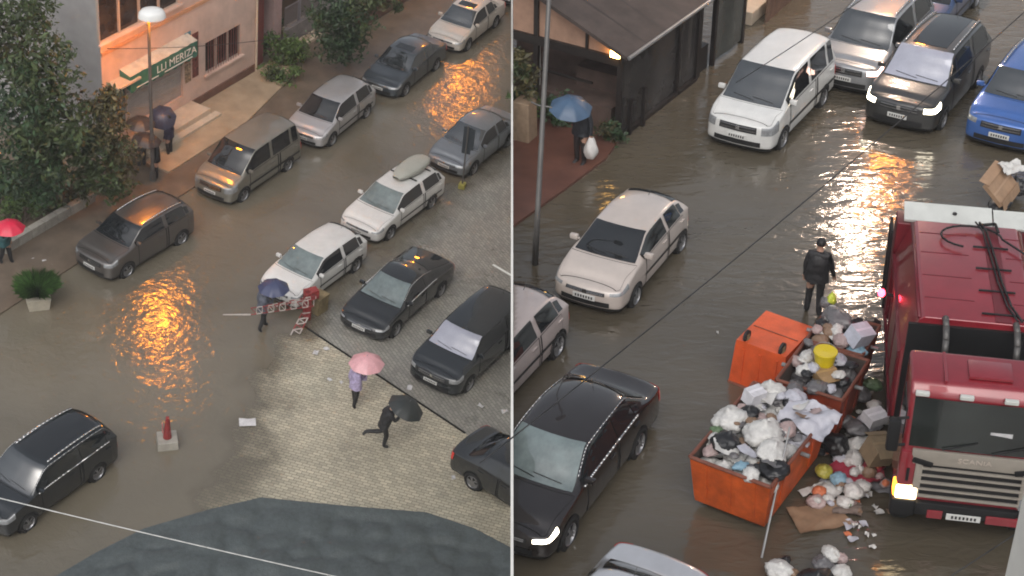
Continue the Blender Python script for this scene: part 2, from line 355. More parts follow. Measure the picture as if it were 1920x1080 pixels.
class CarShape:
    def __init__(s, kind, L, W, wb, H):
        k = KIND[kind]; s.k = k; s.kind = kind; hw = W/2; s.hw = hw; s.L = L; s.H = H; s.wb = wb
        nose = wb/2+k['fo']; tail = nose-L; s.nose = nose; s.tail = tail
        zb = .2; zh, zc, belt, zd, zt, wr = k['zh'], k['zc'], k['belt'], k['zd'], k['zt'], k['wr']*hw
        cx = nose-k['cowl']; rf = cx-k['scr']; rr = tail+k['rr']; rg = tail+k['rg']; bx = (rf+rr)/2
        s.x = dict(cx=cx, rf=rf, rr=rr, rg=rg, bx=bx)
        def lower(xs, ys, zsh, insz=0.):      # v0..v3 shared
            return [(xs-insz*.8, 0, zb), (xs-insz*.6, ys*.86, zb), (xs, ys*.985, zb+.16), (xs, ys, .36+zsh*.28), (xs, ys*.975, zsh)]
        def hood(x, y, zs, ztop, cr, w5=.87, w6=.74, w7=.4):
            r = lower(x, y, zs)
            return r+[(x+cr*.3, y*w5, zs+(ztop-zs)*.62), (x+cr*.55, y*w6, zs+(ztop-zs)*.82), (x+cr*.9, y*w7, zs+(ztop-zs)*.96), (x+cr, 0, ztop)]
        def front(x, yf, dx, zs, sgn):
            y = hw*yf; d = sgn*dx
            return [(x-d-sgn*.12, 0, zb), (x-d-sgn*.09, y*.95, zb), (x-d, y, zb+.16), (x-d, y, .36+zs*.28), (x-d-sgn*.03, y*.98, zs-.05),
                    (x-d-sgn*.06, y*.93, zs-.01), (x-d-sgn*.10, y*.78, zs+.015), (x-d-sgn*.13, y*.42, zs+.03), (x-d-sgn*.14, 0, zs+.035)]
        def cabin(x, zs, zr, yr, cr=0., f=.52, dx=0.):
            y = hw; r = lower(x, y, zs); z6 = zr-.045
            y5 = y*.94+(yr-y*.94)*f*.82
            return r[:4]+[(x, y*.955, zs), (x+dx*.5, y5, zs+(z6-zs)*f), (x+dx, yr, z6), (x+dx+cr*.7, yr*.58, zr-.012), (x+dx+cr, 0, zr)]
        cc = hood(cx, hw, zc-.05, zc+.01, .13, .93, .86, .46)
        midz = zc+(H-zc)*.56
        wsm = cabin(cx-k['scr']*.5, belt, midz, wr+(hw*.86-wr)*.42, .11, .5)
        G = [front(nose, 0, 0, zh, 1), front(nose, .55, .035, zh, 1), front(nose, .93, .19, zh+.02, 1),
             hood(nose-.55, hw*.995, zh+.1, zh+(zc-zh)*.62, .08),
             cc, wsm, cabin(rf, belt+.01, H-.035, wr, .10), cabin(bx, belt+.03, H, wr, 0), cabin(rr, belt+.05, H-k.get('drop', .07), wr*.95, -.10)]
        zm = zd+(H-k.get('drop', .07)-zd)*.5
        if kind in ('sedan', 'coupe'):
            G += [cabin((rr+rg)/2, belt+.05, zm+.03, wr+(hw*.82-wr)*.45, -.10, .5),
                  hood(rg, hw*.99, zd-.05, zd+.01, -.10, .93, .84, .45)]
        else:
            G += [cabin((rr*.42+rg*.58), belt+.05, zm+.10, wr*1.0, -.08, .5, ),
                  hood(rg+.02, hw*.975, zd-.04, zd+.01, -.07, .97, .90, .5)]
        yt = .93 if kind != 'van' else .97
        G += [front(tail, yt, .14 if kind != 'van' else .06, zt, -1), front(tail, .55, .03, zt, -1), front(tail, 0, 0, zt, -1)]
        s.G = G
        s.cache = {}; s.vc = {}
    def S(s, u, v):
        mir = v > 8
        if mir: v = 16-v
        key = (round(u, 4), round(v, 4))
        if key not in s.cache:
            kv = key[1]
            if kv not in s.vc: s.vc[kv] = [[interp([q[c] for q in row], v) for row in s.G] for c in range(3)]
            p = [interp(s.vc[kv][c], u) for c in range(3)]
            s.cache[key] = p
        p = s.cache[key]
        return Vector((p[0], -p[1] if mir else p[1], p[2]))
    def SN(s, u, v, off):
        e = .03; p = s.S(u, v)
        if abs(v-8) < e: 
            du = s.S(min(13, u+e), v)-s.S(max(0, u-e), v); dv = Vector((0, -1, 0))
        else:
            du = s.S(min(13, u+e), v)-s.S(max(0, u-e), v); dv = s.S(u, v+e)-s.S(u, v-e) if v > e and v < 16-e else s.S(u, min(16, v+e))-s.S(u, max(0, v-e))
        n = du.cross(dv)
        if n.length < 1e-9: n = Vector((1, 0, 0))
        n.normalize()
        c = Vector((s.nose-s.L/2, 0, .6))
        if n.dot(p-c) < 0: n = -n
        return p+n*off
    def fpt(s, t, v, off):                 # across the nose / tail, t from -2 to 2 ; base 0 = nose, 13 = tail
        pass
    def patch(s, mb, u0, u1, v0, v1, off=.008, nu=8, nv=6, side=1):
        # side=1: left side (v<8), -1 mirrored
        def fn(a, b):
            v = v0+(v1-v0)*b; p = s.SN(u0+(u1-u0)*a, v, off)
            return (p.x, p.y*side, p.z)
        mb.grid(fn, nu, nv)
    def face(s, mb, t0, t1, v0, v1, off=.008, tail=False, nu=12, nv=4):
        def fn(a, b):
            t = t0+(t1-t0)*a; u = abs(t); u = 13-u if tail else u
            p = s.SN(u, v0+(v1-v0)*b, off); return (p.x, p.y*(1 if t >= 0 else -1), p.z)
        mb.grid(fn, nu, nv)
    def side_y(s, x, z):
        best = None; bd = 9
        for p in s.sidepts:
            d = (p.x-x)**2+(p.z-z)**2
            if d < bd: bd = d; best = p.y
        return best
PAINT = {}
WHEEL = {}
def wheel_mesh(r, dark):
    k = (round(r, 3), dark)
    if k in WHEEL: return WHEEL[k]
    T = Matrix.Rotation(-PI/2, 4, 'X')          # axis along +y
    a = MB(); a.lathe([(r*.62, -.18), (r*.9, -.185), (r, -.15), (r, -.02), (r*.95, .012), (r*.68, .014), (r*.66, -.02)], 28, T); ty = a.build('wheel', M['tyre'], None, True)
    b = MB(); b.lathe([(r*.67, .0), (r*.64, .012), (r*.6, -.005), (r*.58, -.035), (.03, -.04), (.001, -.04)], 28, T)
    for j in range(5):
        for d in (-.16, .16):
            a0 = 2*PI*j/5+d; b.box((r*.36*math.cos(a0), -.012, r*.36*math.sin(a0)), (r*.5, .028, r*.10), mtx=Matrix.Rotation(-a0, 4, 'Y'))
    b.lathe([(r*.16, -.03), (r*.15, .006), (.001, .008)], 12, T)
    ri = b.build('rim', M['rim'], None, True, R(35))
    gm = mat('wheel_well', (.008, .008, .008), .9, 0, 0) if 'well' not in M else M['well']; M['well'] = gm
    WHEEL[k] = (ty.data, ri.data); COL.objects.unlink(ty); COL.objects.unlink(ri); bpy.data.objects.remove(ty); bpy.data.objects.remove(ri)
    return WHEEL[k]
def part(name, me, parent, loc=(0, 0, 0), rot=(0, 0, 0)):
    o = bpy.data.objects.new(name, me); COL.objects.link(o); o.parent = parent; o.location = loc; o.rotation_euler = rot; return o
def car(name, label, cat, half, p, deg, kind, L, W, wb, H, pm, group, glass='glass', ws=None, lamp='lens', rails=None, sunroof=None, chrome=False, sink=.09, wr_=.315, dark_bumper=False, grille='trim', roofm=None, plate=True, skirt=False):
    root = thing(name, label, cat, half, (p.x, p.y, -sink), R(deg), group)
    s = CarShape(kind, L, W, wb, H); ks = s.k
    nU, nV = 6, 4
    b = MB()
    rows = [[s.S(i/nU, j/nV) for j in range(16*nV+1)] for i in range(13*nU+1)]
    b.v = [tuple(q) for r_ in rows for q in r_]; n = 16*nV+1
    for i in range(13*nU):
        for j in range(16*nV):
            b.f.append([i*n+j, (i+1)*n+j, (i+1)*n+j+1, i*n+j+1])
            vj = (j+.5)/nV; vj = 16-vj if vj > 8 else vj; ui = (i+.5)/nU
            mi = 0
            if vj < 1.75: mi = 1
            if dark_bumper and vj < 2.9 and (ui < 2.6 or ui > 10.6): mi = 1
            if skirt and vj < 2.35: mi = 1
            if roofm and vj > 6.1 and 6 <= ui <= 8.2: mi = 2
            b.m.append(mi)
    body = b.build('body', [pm, M['trim']]+([roofm] if roofm else []), root, True)
    s.sidepts = [rows[i][j] for i in range(6, 72) for j in range(nV, 4*nV+1)]
    # glazing
    a = MB(); s.patch(a, 4.06, 5.95, 6.08, 9.92, .012, 10, 16); wsn = a.build('windscreen', M[ws or glass], root, True)
    a = MB()
    p0, p1 = s.SN(4.25, 6.7, .022), s.SN(4.36, 8.0, .022); a.tube(p0, p1, .009, n=5)
    p0, p1 = s.SN(4.2, 7.9, .022), s.SN(4.34, 9.2, .022); a.tube(p0, p1, .009, n=5); a.build('wiper', M['trim'], wsn)
    a = MB(); s.patch(a, 8.18, 9.82, 6.2, 9.8, .012, 8, 14); a.build('rear_window', M[glass], root, True)
    q1 = 8.05 if kind in ('sedan', 'coupe') else 8.0
    for sd in (1, -1):
        for (ua, ub) in (((4.55, 6.9), (7.08, q1)) if kind != 'van' else ((4.5, 6.62), (6.74, 7.5))):
            a = MB(); s.patch(a, ua, ub, 4.16, 5.84, .010, 10, 5, sd); a.build('side_window', M[glass], root, True)
        a = MB()
        if kind == 'van': s.patch(a, 7.6, 8.0, 4.16, 5.84, .010, 5, 5, sd)
        else: s.patch(a, q1+.08, 8.75 if kind in ('sedan', 'coupe') else 8.72, 4.3, 5.6 if kind not in ('sedan','coupe') else 5.3, .010, 5, 5, sd)
        a.build('quarter_window', M[glass], root, True)
        if kind in ('hatch', 'estate', 'van'):
            a = MB(); s.patch(a, 4.6, 8.5, 2.75, 2.98, .016, 14, 2, sd); a.build('door_moulding', M['trim'], root, True)
        # doors: shut lines and handles
        for (ua, ub) in ((4.75, 6.98), (7.03, 8.35)):
            if kind == 'van' and ua > 7: ub = 8.0
            a = MB(); s.patch(a, ua, ub, 1.75, 4.02, .004, 10, 8, sd); a.mi = 1
            s.patch(a, ua+.05, ub-.05, 1.85, 3.98, .009, 10, 8, sd)
            d = a.build('door', [M['gap'], pm], root, True)
            h = MB(); hp = s.SN(ub-.28 if ub < 7.5 else ub-.25, 3.62, .02); h.box((hp.x, hp.y*sd, hp.z), (.19, .03, .035), bev=.008); h.build('handle', pm, d)
        mp = s.S(4.75, 4.3)
        a = MB(); a.box((mp.x+.02, (mp.y+.10)*sd, mp.z+.07), (.10, .19, .12), bev=.03); a.tube((mp.x, (mp.y-.02)*sd, mp.z+.03), (mp.x, (mp.y+.08)*sd, mp.z+.06), .025, n=6)
        a.build('mirror', pm, root, True, R(50))
        if chrome:
            a = MB(); pts = [s.SN(4.5+(8.3-4.5)*i/24, 4.10, .016) for i in range(25)]; a.path([(q.x, q.y*sd, q.z) for q in pts], .024, 5); a.build('window_trim', M['chrome'], root, True); a = MB()
            pts = [s.SN(4.6+(8.3-4.6)*i/24, 5.9, .014) for i in range(25)]; a.path([(q.x, q.y*sd, q.z) for q in pts], .011, 5); a.build('window_trim', M['chrome'], root, True)
        if rails:
            a = MB(); pts = [s.SN(6.15+2.0*i/16, 6.35, .035+.02*math.sin(PI*i/16)) for i in range(17)]; a.path([(q.x, q.y*sd, q.z) for q in pts], .026, 6); a.build('roof_rail', M[rails], root, True)
        # lamps
        a = MB(); s.patch(a, 1.25, 2.75, 3.45 if kind != 'van' else 3.2, 4.3, .012, 8, 5, sd); a.build('headlight', M[lamp], root, True)
        a = MB(); s.patch(a, 10.75 if kind in ('sedan', 'coupe') else 10.55, 11.75, 3.1, 4.1, .012, 6, 5, sd); a.build('tail_light', M['red_lens'], root, True)
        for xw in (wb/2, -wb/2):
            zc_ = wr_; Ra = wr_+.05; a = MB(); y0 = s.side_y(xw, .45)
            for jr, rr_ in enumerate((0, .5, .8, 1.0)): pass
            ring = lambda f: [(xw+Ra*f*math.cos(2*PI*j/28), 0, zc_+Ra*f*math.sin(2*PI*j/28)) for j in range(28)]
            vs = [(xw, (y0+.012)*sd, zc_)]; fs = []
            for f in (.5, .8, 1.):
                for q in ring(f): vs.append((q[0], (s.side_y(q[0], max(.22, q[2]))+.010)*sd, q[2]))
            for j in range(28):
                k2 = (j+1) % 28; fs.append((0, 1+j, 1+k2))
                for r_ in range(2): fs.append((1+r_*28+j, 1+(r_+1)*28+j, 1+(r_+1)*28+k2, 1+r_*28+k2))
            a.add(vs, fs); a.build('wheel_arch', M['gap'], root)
            ty, ri = wheel_mesh(wr_, 0)
            wo = part('wheel', ty, root, (xw, (y0+.012)*sd, zc_), (0, 0, 0 if sd > 0 else PI)); part('rim', ri, wo)
    # nose: grille, intake, plate
    a = MB(); s.face(a, -.98, .98, 3.25, 4.05, .010); gr = a.build('grille', M[grille], root, True)
    a = MB()
    for vv in (3.45, 3.75): a.path([s_ for s_ in [(lambda q, t: (q.x, q.y*(1 if t >= 0 else -1), q.z))(s.SN(abs(-.9+1.8*i/12), vv, .018), -.9+1.8*i/12) for i in range(13)]], .010, 5)
    q = s.SN(0, 3.62, .02); a.box(q, (.02, .10, .10), bev=.006); a.build('badge', M['chrome'], gr)
    a = MB(); s.face(a, -1.25, 1.25, 1.9, 2.45, .010); a.build('air_intake', M['trim'], root, True)
    if plate:
        q = s.S(0, 2.75); a = MB(); a.box((q.x+.018, 0, q.z), (.02, .5, .115), bev=.004); pl = a.build('number_plate', M['plate'], root)
        a = MB()
        for i in range(7): a.box((q.x+.030, -.18+.06*i, q.z), (.004, .032, .06))
        a.build('plate_marks', M['trim'], pl)
        q = s.S(13, 3.0); a = MB(); a.box((q.x-.018, 0, q.z), (.02, .5, .115), bev=.004); a.build('number_plate', M['plate'], root)
    a = MB(); q = s.S(8.0, 8.0); a.tube((q.x+.1, 0, q.z), (q.x-.06, 0, q.z+.16), .008, .004, 5); a.build('aerial', M['trim'], root)
    a = MB(); s.patch(a, 1.6, 3.97, 5.2, 10.8, .004, 12, 16); a.mi = 1; s.patch(a, 1.66, 3.93, 5.26, 10.74, .009, 12, 16); a.build('bonnet', [M['gap'], pm], root, True)
    if sunroof:
        a = MB(); s.patch(a, 6.2, 6.75 if sunroof == 'small' else 7.9, 6.9, 9.1, .010, 4, 8); a.build('sunroof', M['glass'], root, True)
    root['shape_h'] = H
    return root, s

P = dict(
 grey=paint('graphite_grey_paint', (.125, .115, .108), .55), tan=paint('olive_grey_paint', (.22, .215, .185), .45), silver=paint('silver_paint', (.47, .47, .48), .5),
 slate=paint('dark_slate_paint', (.07, .085, .10), .5), pearl=paint('pearl_white_paint', (.56, .52, .47), .1), white=paint('white_paint', (.62, .62, .605), 0),
 agrey=paint('steel_grey_paint', (.22, .24, .26), .5), black=paint('black_paint', (.016, .018, .02), .1, .15), black2=paint('blue_black_paint', (.018, .022, .026), .2, .15),
 blue=paint('bright_blue_paint', (.045, .13, .40), .35), green=paint('dark_green_grey_paint', (.11, .16, .14), .4), cream=paint('off_white_paint', (.50, .44, .40), .05),
 midsilver=paint('mid_silver_paint', (.30, .31, .325), .5), rose=paint('pinkish_silver_paint', (.42, .36, .345), .2), dgrey=paint('dark_grey_suv_paint', (.05, .05, .05), .45), brownblack=paint('brown_black_paint', (.022, .018, .018), .3, .22), silver2=paint('pale_silver_paint', (.50, .51, .54), .4), bluegrey=paint('deep_blue_paint', (.03, .06, .14), .3))
def from_rear_wheel(half, px, py, deg, W, wb):
    q = at(px, py, half); f = Vector((math.cos(R(deg)), math.sin(R(deg)), 0)); l = Vector((-f.y, f.x, 0)); return q+f*wb/2-l*(W/2-.08)
def from_front_wheel(half, px, py, deg, W, wb):
    q = at(px, py, half); f = Vector((math.cos(R(deg)), math.sin(R(deg)), 0)); l = Vector((-f.y, f.x, 0)); return q-f*wb/2-l*(W/2-.08)
V = Vector
GK = 'cars parked along the far kerb of the lower street'; GC = 'cars parked beside the paved courtyard'; GU = 'cars in the upper flooded street'
car('parked_car', 'graphite crossover with silver roof rails nearest the red umbrella', 'car', 0, V((-9.47, 44.84, 0)), 236.2, 'suv', 4.24, 1.80, 2.60, 1.57, P['grey'], GK, rails='chrome', roofm=None)
car('parked_van', 'olive grey compact van parked behind the graphite crossover', 'van', 0, V((-6.37, 50.07, 0)), 240, 'van', 4.40, 1.80, 2.68, 1.83, P['tan'], GK)
car('parked_car', 'silver hatchback parked between the olive van and the dark saloon', 'car', 0, V((-3.68, 54.47, 0)), 244.0, 'hatch', 4.34, 1.80, 2.64, 1.49, P['silver'], GK)
car('parked_car', 'dark slate saloon with sunroof behind the silver hatchback', 'car', 0, V((-1.05, 58.91, 0)), 243.9, 'sedan', 4.60, 1.77, 2.65, 1.43, P['slate'], GK, sunroof='small', glass='glass_mid')
car('parked_car', 'pearl white saloon with open dark sunroof at the top of the row', 'car', 0, V((1.44, 63.39, 0)), 244.1, 'sedan', 4.70, 1.75, 2.70, 1.46, P['pearl'], GK, sunroof='small', ws='glass_mid')
car('parked_car', 'grey green car mostly hidden behind the pearl white saloon', 'car', 0, V((4.15, 68.3, 0)), 244, 'sedan', 4.5, 1.77, 2.65, 1.45, P['green'], GK)
car('parked_car', 'white hatchback beside the broken red barrier', 'car', 0, from_rear_wheel(0, 664, 506, 238, 1.74, 2.51), 238, 'hatch', 4.15, 1.74, 2.51, 1.44, P['white'], GC, ws='glass_teal')
estate, es_ = car('parked_car', 'white estate car carrying a grey roof box', 'car', 0, V((-.89, 48.46, 0)), 238.4, 'estate', 4.54, 1.77, 2.65, 1.43, P['white'], GC, ws='glass_teal')
car('parked_car', 'steel grey saloon behind the white estate car', 'car', 0, from_front_wheel(0, 885, 324, 240, 1.77, 2.65), 240, 'sedan', 4.55, 1.77, 2.65, 1.43, P['agrey'], GC, ws='glass_mid')
car('parked_car', 'black fastback coupe with chrome window line on the parking setts', 'car', 0, V((-.39, 42.99, 0)), 240, 'coupe', 4.71, 1.85, 2.81, 1.39, P['black'], GC, ws='glass_teal', chrome=True)
_f = V((math.cos(R(239)), math.sin(R(239)), 0)); _l = V((-_f.y, _f.x, 0))
car('parked_car', 'black estate car with pale sky reflection painted on its windscreen', 'car', 0, LA(850, 738, .25)*1-_f*(1.4+.72)-_l*(.95-.15), 239, 'suv', 4.8, 1.92, 2.8, 1.62, P['black2'], GC, ws='glass_pale')
car('parked_car', 'black SUV with silver roof rails in the flooded lower left', 'car', 0, V((-9.85, 32.83, 0)), 236.7, 'suv', 4.43, 1.81, 2.60, 1.67, P['black2'], GC, ws='glass_mid', rails='chrome', chrome=True, sunroof='big', sink=.05)
_f = V((math.cos(R(322)), math.sin(R(322)), 0)); _l = V((-_f.y, _f.x, 0))
car('parked_car', 'black saloon seen from its tail by the dividing wall', 'car', 0, LA(862, 846, .5)+_f*2.35+_l*.30, 322, 'sedan', 4.6, 1.8, 2.7, 1.43, P['black'], GC, sink=0)
car('parked_car', 'pale grey car of which only a front corner shows', 'car', 0, LA(938, 742, .5)-V((math.cos(R(239)), math.sin(R(239)), 0))*2.05+V((1.05, -.45, 0)), 239, 'hatch', 4.1, 1.75, 2.5, 1.45, P['silver2'], GC)
# roof box
q = es_.S(7.2, 8)
rb = thing('roof_box', 'grey tapered roof box strapped to the white estate car', 'roof box', 0, (0, 0, 0)); 
rb.matrix_world = estate.matrix_world @ Matrix.Translation((q.x-.05, 0, q.z))
a = MB()
def boxf(u, v):
    t = u*2-1; x = t*.98; ww = .40*(1-abs(t)**4*.55)*(1 if t < 0 else 1-.25*t); hh = .30*(1-abs(t)**3*.75)
    ang = PI*(v*2-.5); c, s_ = math.cos(ang), math.sin(ang)
    return (x, ww*(abs(c)**.6)*(1 if c >= 0 else -1), .17+hh*.5*(abs(s_)**.6)*(1 if s_ >= 0 else -1))
a.grid(boxf, 18, 24); M['rbox'] = mat('grey_box_plastic', (.36, .37, .33), .45, 0, .06); a.build('shell', M['rbox'], rb, True)
a = MB(); a.box((.45, 0, .03), (.05, 1.15, .03)); a.box((-.45, 0, .03), (.05, 1.15, .03)); a.build('roof_bar', M['trim'], rb)

# upper street
car('white_van', 'white people carrier van with dark grille in the upper street', 'van', 1, V((6.6, 36.48, 0)), 239.6, 'van', 4.38, 1.81, 2.73, 1.80, P['white'], GU, ws='glass_mid', skirt=False, dark_bumper=False)
car('parked_car', 'cream five door hatchback standing in water near the lamp post', 'car', 1, V((2.45, 29.23, 0)), 242, 'hatch', 3.80, 1.63, 2.45, 1.37, P['cream'], GU, wr_=.28)
car('parked_car', 'black saloon with one lit headlight against the dividing wall', 'car', 1, V((.85, 21.96, 0)), 241.4, 'sedan', 4.80, 1.82, 2.80, 1.45, P['brownblack'], GU, ws='glass_teal', lamp='head_on', chrome=True)
car('moving_car', 'dark grey SUV with both headlights lit driving through the flood', 'car', 1, V((10.82, 37.62, 0)), 238.5, 'suv', 4.70, 1.90, 2.85, 1.75, P['dgrey'], GU, ws='glass_pale', lamp='head_on', rails='chrome', sunroof='big')
car('moving_car', 'silver SUV with a pinkish lit headlight behind the white van', 'car', 1, RA(1600, 165, .25)+V((.515, .857, 0))*2.2+V((-.25, .25, 0)), 239, 'suv', 4.7, 1.9, 2.85, 1.78, P['midsilver'], GU, ws='glass_mid', lamp='head_red', rails='chrome')
car('parked_car', 'bright blue SUV at the right edge of the upper street', 'car', 1, RA(1812, 252, .25)+V((.515, .857, 0))*2.12+V((.857, -.515, 0))*.8, 239, 'suv', 4.5, 1.86, 2.68, 1.62, P['blue'], GU, ws='glass_mid', rails='chrome')
car('parked_car', 'deep blue car half hidden behind the silver SUV', 'car', 1, RA(1748, 28), 239, 'hatch', 4.2, 1.78, 2.6, 1.5, P['bluegrey'], GU)
car('parked_car', 'pinkish white hatchback cut short by the dividing wall', 'car', 1, from_rear_wheel(1, 1040, 664, 241, 1.66, 2.5), 241, 'hatch', 4.0, 1.66, 2.5, 1.40, P['rose'], GU)
car('parked_car', 'pale silver saloon with only roof and boot lid showing', 'car', 1, RA(1236, 1046, .98)+V((math.cos(R(240)), math.sin(R(240)), 0))*2.0, 240, 'sedan', 4.5, 1.76, 2.65, 1.45, P['silver2'], GU)
#--MORE--
# ------------------------------------------------------------------ lower street: pavement, buildings
def dirv(a): return Vector((math.cos(a), math.sin(a), 0))
ua = dirv(ROAD_L); na = dirv(ROAD_L-PI/2)         # along the street, and out towards the road
C0 = LA(199, 303)                                  # foot of the salmon building's corner
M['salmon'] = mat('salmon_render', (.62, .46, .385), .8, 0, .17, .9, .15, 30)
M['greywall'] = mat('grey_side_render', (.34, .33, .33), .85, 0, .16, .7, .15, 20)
M['base'] = mat('brown_plinth', (.16, .085, .06), .7, 0, .2, 3)
M['shutter'] = mat('rolling_shutter_steel', (.40, .37, .35), .5, .3, .1, 2)
M['awn'] = mat('green_awning_cloth', (.04, .165, .115), .75, 0, .18, 3)
M['awn_pale'] = mat('pale_awning_top', (.50, .47, .40), .7, 0, .2, 3)
M['letter'] = mat('white_lettering', (.78, .80, .76), .6, 0, 0)
M['wframe'] = mat('window_frame_pale', (.42, .36, .31), .6, 0, .1)
M['wdark'] = mat('dark_window_glass', (.03, .026, .026), .08, 0, .5, 1.5)
M['maroon'] = mat('maroon_paint', (.20, .055, .045), .6, 0, .2)
M['slab'] = mat('worn_terrace_concrete', (.36, .28, .19), .7, 0, .22, 1.0, .3, 20)
M['step'] = mat('pale_step_stone', (.52, .43, .33), .75, 0, .15, 2)
M['walk'] = mat('wet_brown_pavement', (.15, .115, .085), .3, 0, .22, 1.2, .2, 12)
def pl(px, py): return onplane(px, py, 0, C0, ROAD_L)
xr = pl(480, 128)[0]
bld = thing('shop_building', 'salmon rendered building with green shop awning and grey side wall', 'building', 0, C0, ROAD_L)
HB = 9.2
def wall_holes(mb, x0, x1, z0, z1, holes, y0, y1):
    xs = sorted({x0, x1, *[h[0] for h in holes], *[h[1] for h in holes]}); zs = sorted({z0, z1, *[h[2] for h in holes], *[h[3] for h in holes]})
    for xa, xb in zip(xs[:-1], xs[1:]):
        for za, zb in zip(zs[:-1], zs[1:]):
            c = ((xa+xb)/2, (za+zb)/2)
            if any(h[0] < c[0] < h[1] and h[2] < c[1] < h[3] for h in holes): continue
            mb.box((c[0], (y0+y1)/2, c[1]), (xb-xa, y1-y0, zb-za))
w1 = [pl(188, 76), pl(336, 13)]; w2 = [pl(384, 136), pl(450, 106), pl(386, 80), pl(452, 45)]
s_ = [pl(240, 228), pl(343, 192), pl(240, 150), pl(356, 105)]
up = (w1[0][0], w1[1][0], (w1[0][1]+w1[1][1])/2, (w1[0][1]+w1[1][1])/2+1.75)
rt = ((w2[0][0]+w2[2][0])/2, (w2[1][0]+w2[3][0])/2, (w2[0][1]+w2[1][1])/2, (w2[2][1]+w2[3][1])/2)
shz = (s_[0][1]+s_[1][1])/2
sh = (s_[0][0], s_[1][0], shz, shz+2.35)
dr = (.35, 1.25, shz, shz+2.2)
print('SHOP', up, rt, sh, xr)
a = MB(); wall_holes(a, 0, xr, 0, HB, [up, rt, sh, dr], 0, .3); a.build('facade', M['salmon'], bld)
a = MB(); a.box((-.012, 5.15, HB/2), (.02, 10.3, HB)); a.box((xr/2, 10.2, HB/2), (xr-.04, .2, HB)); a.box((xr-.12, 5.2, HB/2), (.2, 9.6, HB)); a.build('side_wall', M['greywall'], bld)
a = MB(); a.box((xr/2, 5, HB+.12), (xr+.5, 10.8, .22)); a.build('roof', M['concrete'], bld)
a = MB(); a.box(((sh[1]+.15+xr)/2, -.03, .22), (xr-sh[1]-.15, .055, .44)); a.build('plinth', M['base'], bld)
a = MB(); a.box((xr/2, -.03, up[2]-.42), (xr, .055, .14)); a.build('string_course', mat('orange_band', (.55, .30, .17), .8, 0, .1), bld)
def window(h, cols, rows=1, sill=True):
    x0, x1, z0, z1 = h; a = MB(); t = .07
    for i in range(cols+1): a.box((x0+(x1-x0)*i/cols, .08, (z0+z1)/2), (t, .08, z1-z0))
    for j in range(rows+1): a.box(((x0+x1)/2, .085, z0+(z1-z0)*j/rows), (x1-x0, .06, t))
    f = a.build('window', M['wframe'], bld)
    a = MB(); a.box(((x0+x1)/2, .13, (z0+z1)/2), (x1-x0, .02, z1-z0)); a.build('pane', M['wdark'], f)
    if sill: a = MB(); a.box(((x0+x1)/2, -.06, z0-.05), (x1-x0+.25, .12, .08)); a.build('sill', M['salmon'], f)
window(up, 4); window(rt, 3)
gr = MB(); 
for i in range(1, 14): x = rt[0]+(rt[1]-rt[0])*i/14; gr.tube((x, -.02, rt[2]), (x, -.02, rt[3]), .012, n=5)
gr.build('window_grille', M['maroon'], bld)
# shutter of ribbed slats
a = MB(); n = 34
a.grid(lambda u, v: (sh[0]+(sh[1]-sh[0])*u, .10-.018*abs(math.sin(v*n*PI/2)), sh[2]+(sh[3]-sh[2])*v), 1, n*4); a.build('shutter', M['shutter'], bld)
a = MB(); a.box(((dr[0]+dr[1])/2, .12, (dr[2]+dr[3])/2), (dr[1]-dr[0], .05, dr[3]-dr[2])); d = a.build('door', mat('grey_green_door', (.16, .19, .17), .5, 0, .15), bld)
a = MB(); a.box((dr[1]-.12, .06, dr[2]+1.0), (.03, .06, .12)); a.build('handle', M['steel'], d)
a = MB(); a.box(((dr[0]+dr[1])/2, -.3, dr[3]+.1), (1.2, .6, .08)); a.build('door_canopy', M['step'], bld)
# awning over the shutter
ax0, ax1 = sh[0]-.35, sh[1]+.3; zt_ = sh[3]+.28; zf = sh[3]-.28; pr = .50
aw = MB(); aw.grid(lambda u, v: (ax0+(ax1-ax0)*u, -pr*v, zt_+(zf+.42-zt_)*v+.02*math.sin(u*14*PI)*v), 40, 6); awn = aw.build('awning', M['awn_pale'], bld, True)
a = MB(); a.grid(lambda u, v: (ax0+(ax1-ax0)*u, -pr-.012*math.sin(u*30), zf+.42-(.66+.03*math.sin(u*60))*v), 60, 4); a.build('valance', M['awn'], awn, True)
for x in (ax0, ax1):
    a = MB(); a.add([(x, -.01, zt_), (x, -pr, zf+.42), (x, -pr, zf-.20), (x, -.01, zf+.05)], [(0, 1, 2, 3)]); a.build('awning_cheek', M['awn'], awn)
def text(s, size, m, parent, loc, rot, name='lettering', ext=.004, sx=1.):
    cu = bpy.data.curves.new(name, 'FONT'); cu.body = s; cu.size = size; cu.extrude = ext; cu.align_x = 'CENTER'; cu.materials.append(m)
    o = bpy.data.objects.new(name, cu); COL.objects.link(o); o.parent = parent; o.location = loc; o.rotation_euler = rot; o.scale = (sx, 1, 1)
    me = bpy.data.meshes.new_from_object(o.evaluated_get(bpy.context.evaluated_depsgraph_get())); bpy.data.objects.remove(o)
    o = bpy.data.objects.new(name, me); COL.objects.link(o); o.parent = parent; o.location = loc; o.rotation_euler = rot; o.scale = (sx, 1, 1); return o
cxt = sh[0]+(sh[1]-sh[0])*.70
text('LLI MERIZA', .44, M['letter'], awn, (cxt, -pr-.03, zf-.02), (PI/2, 0, 0), sx=1.05)
a = MB(); a.box((cxt+.1, -pr-.03, zf-.13), ((ax1-ax0)*.42, .012, .045)); a.box((ax0+.9, -pr-.03, zf-.13), (1.2, .012, .04)); a.build('printed_line', M['letter'], awn)
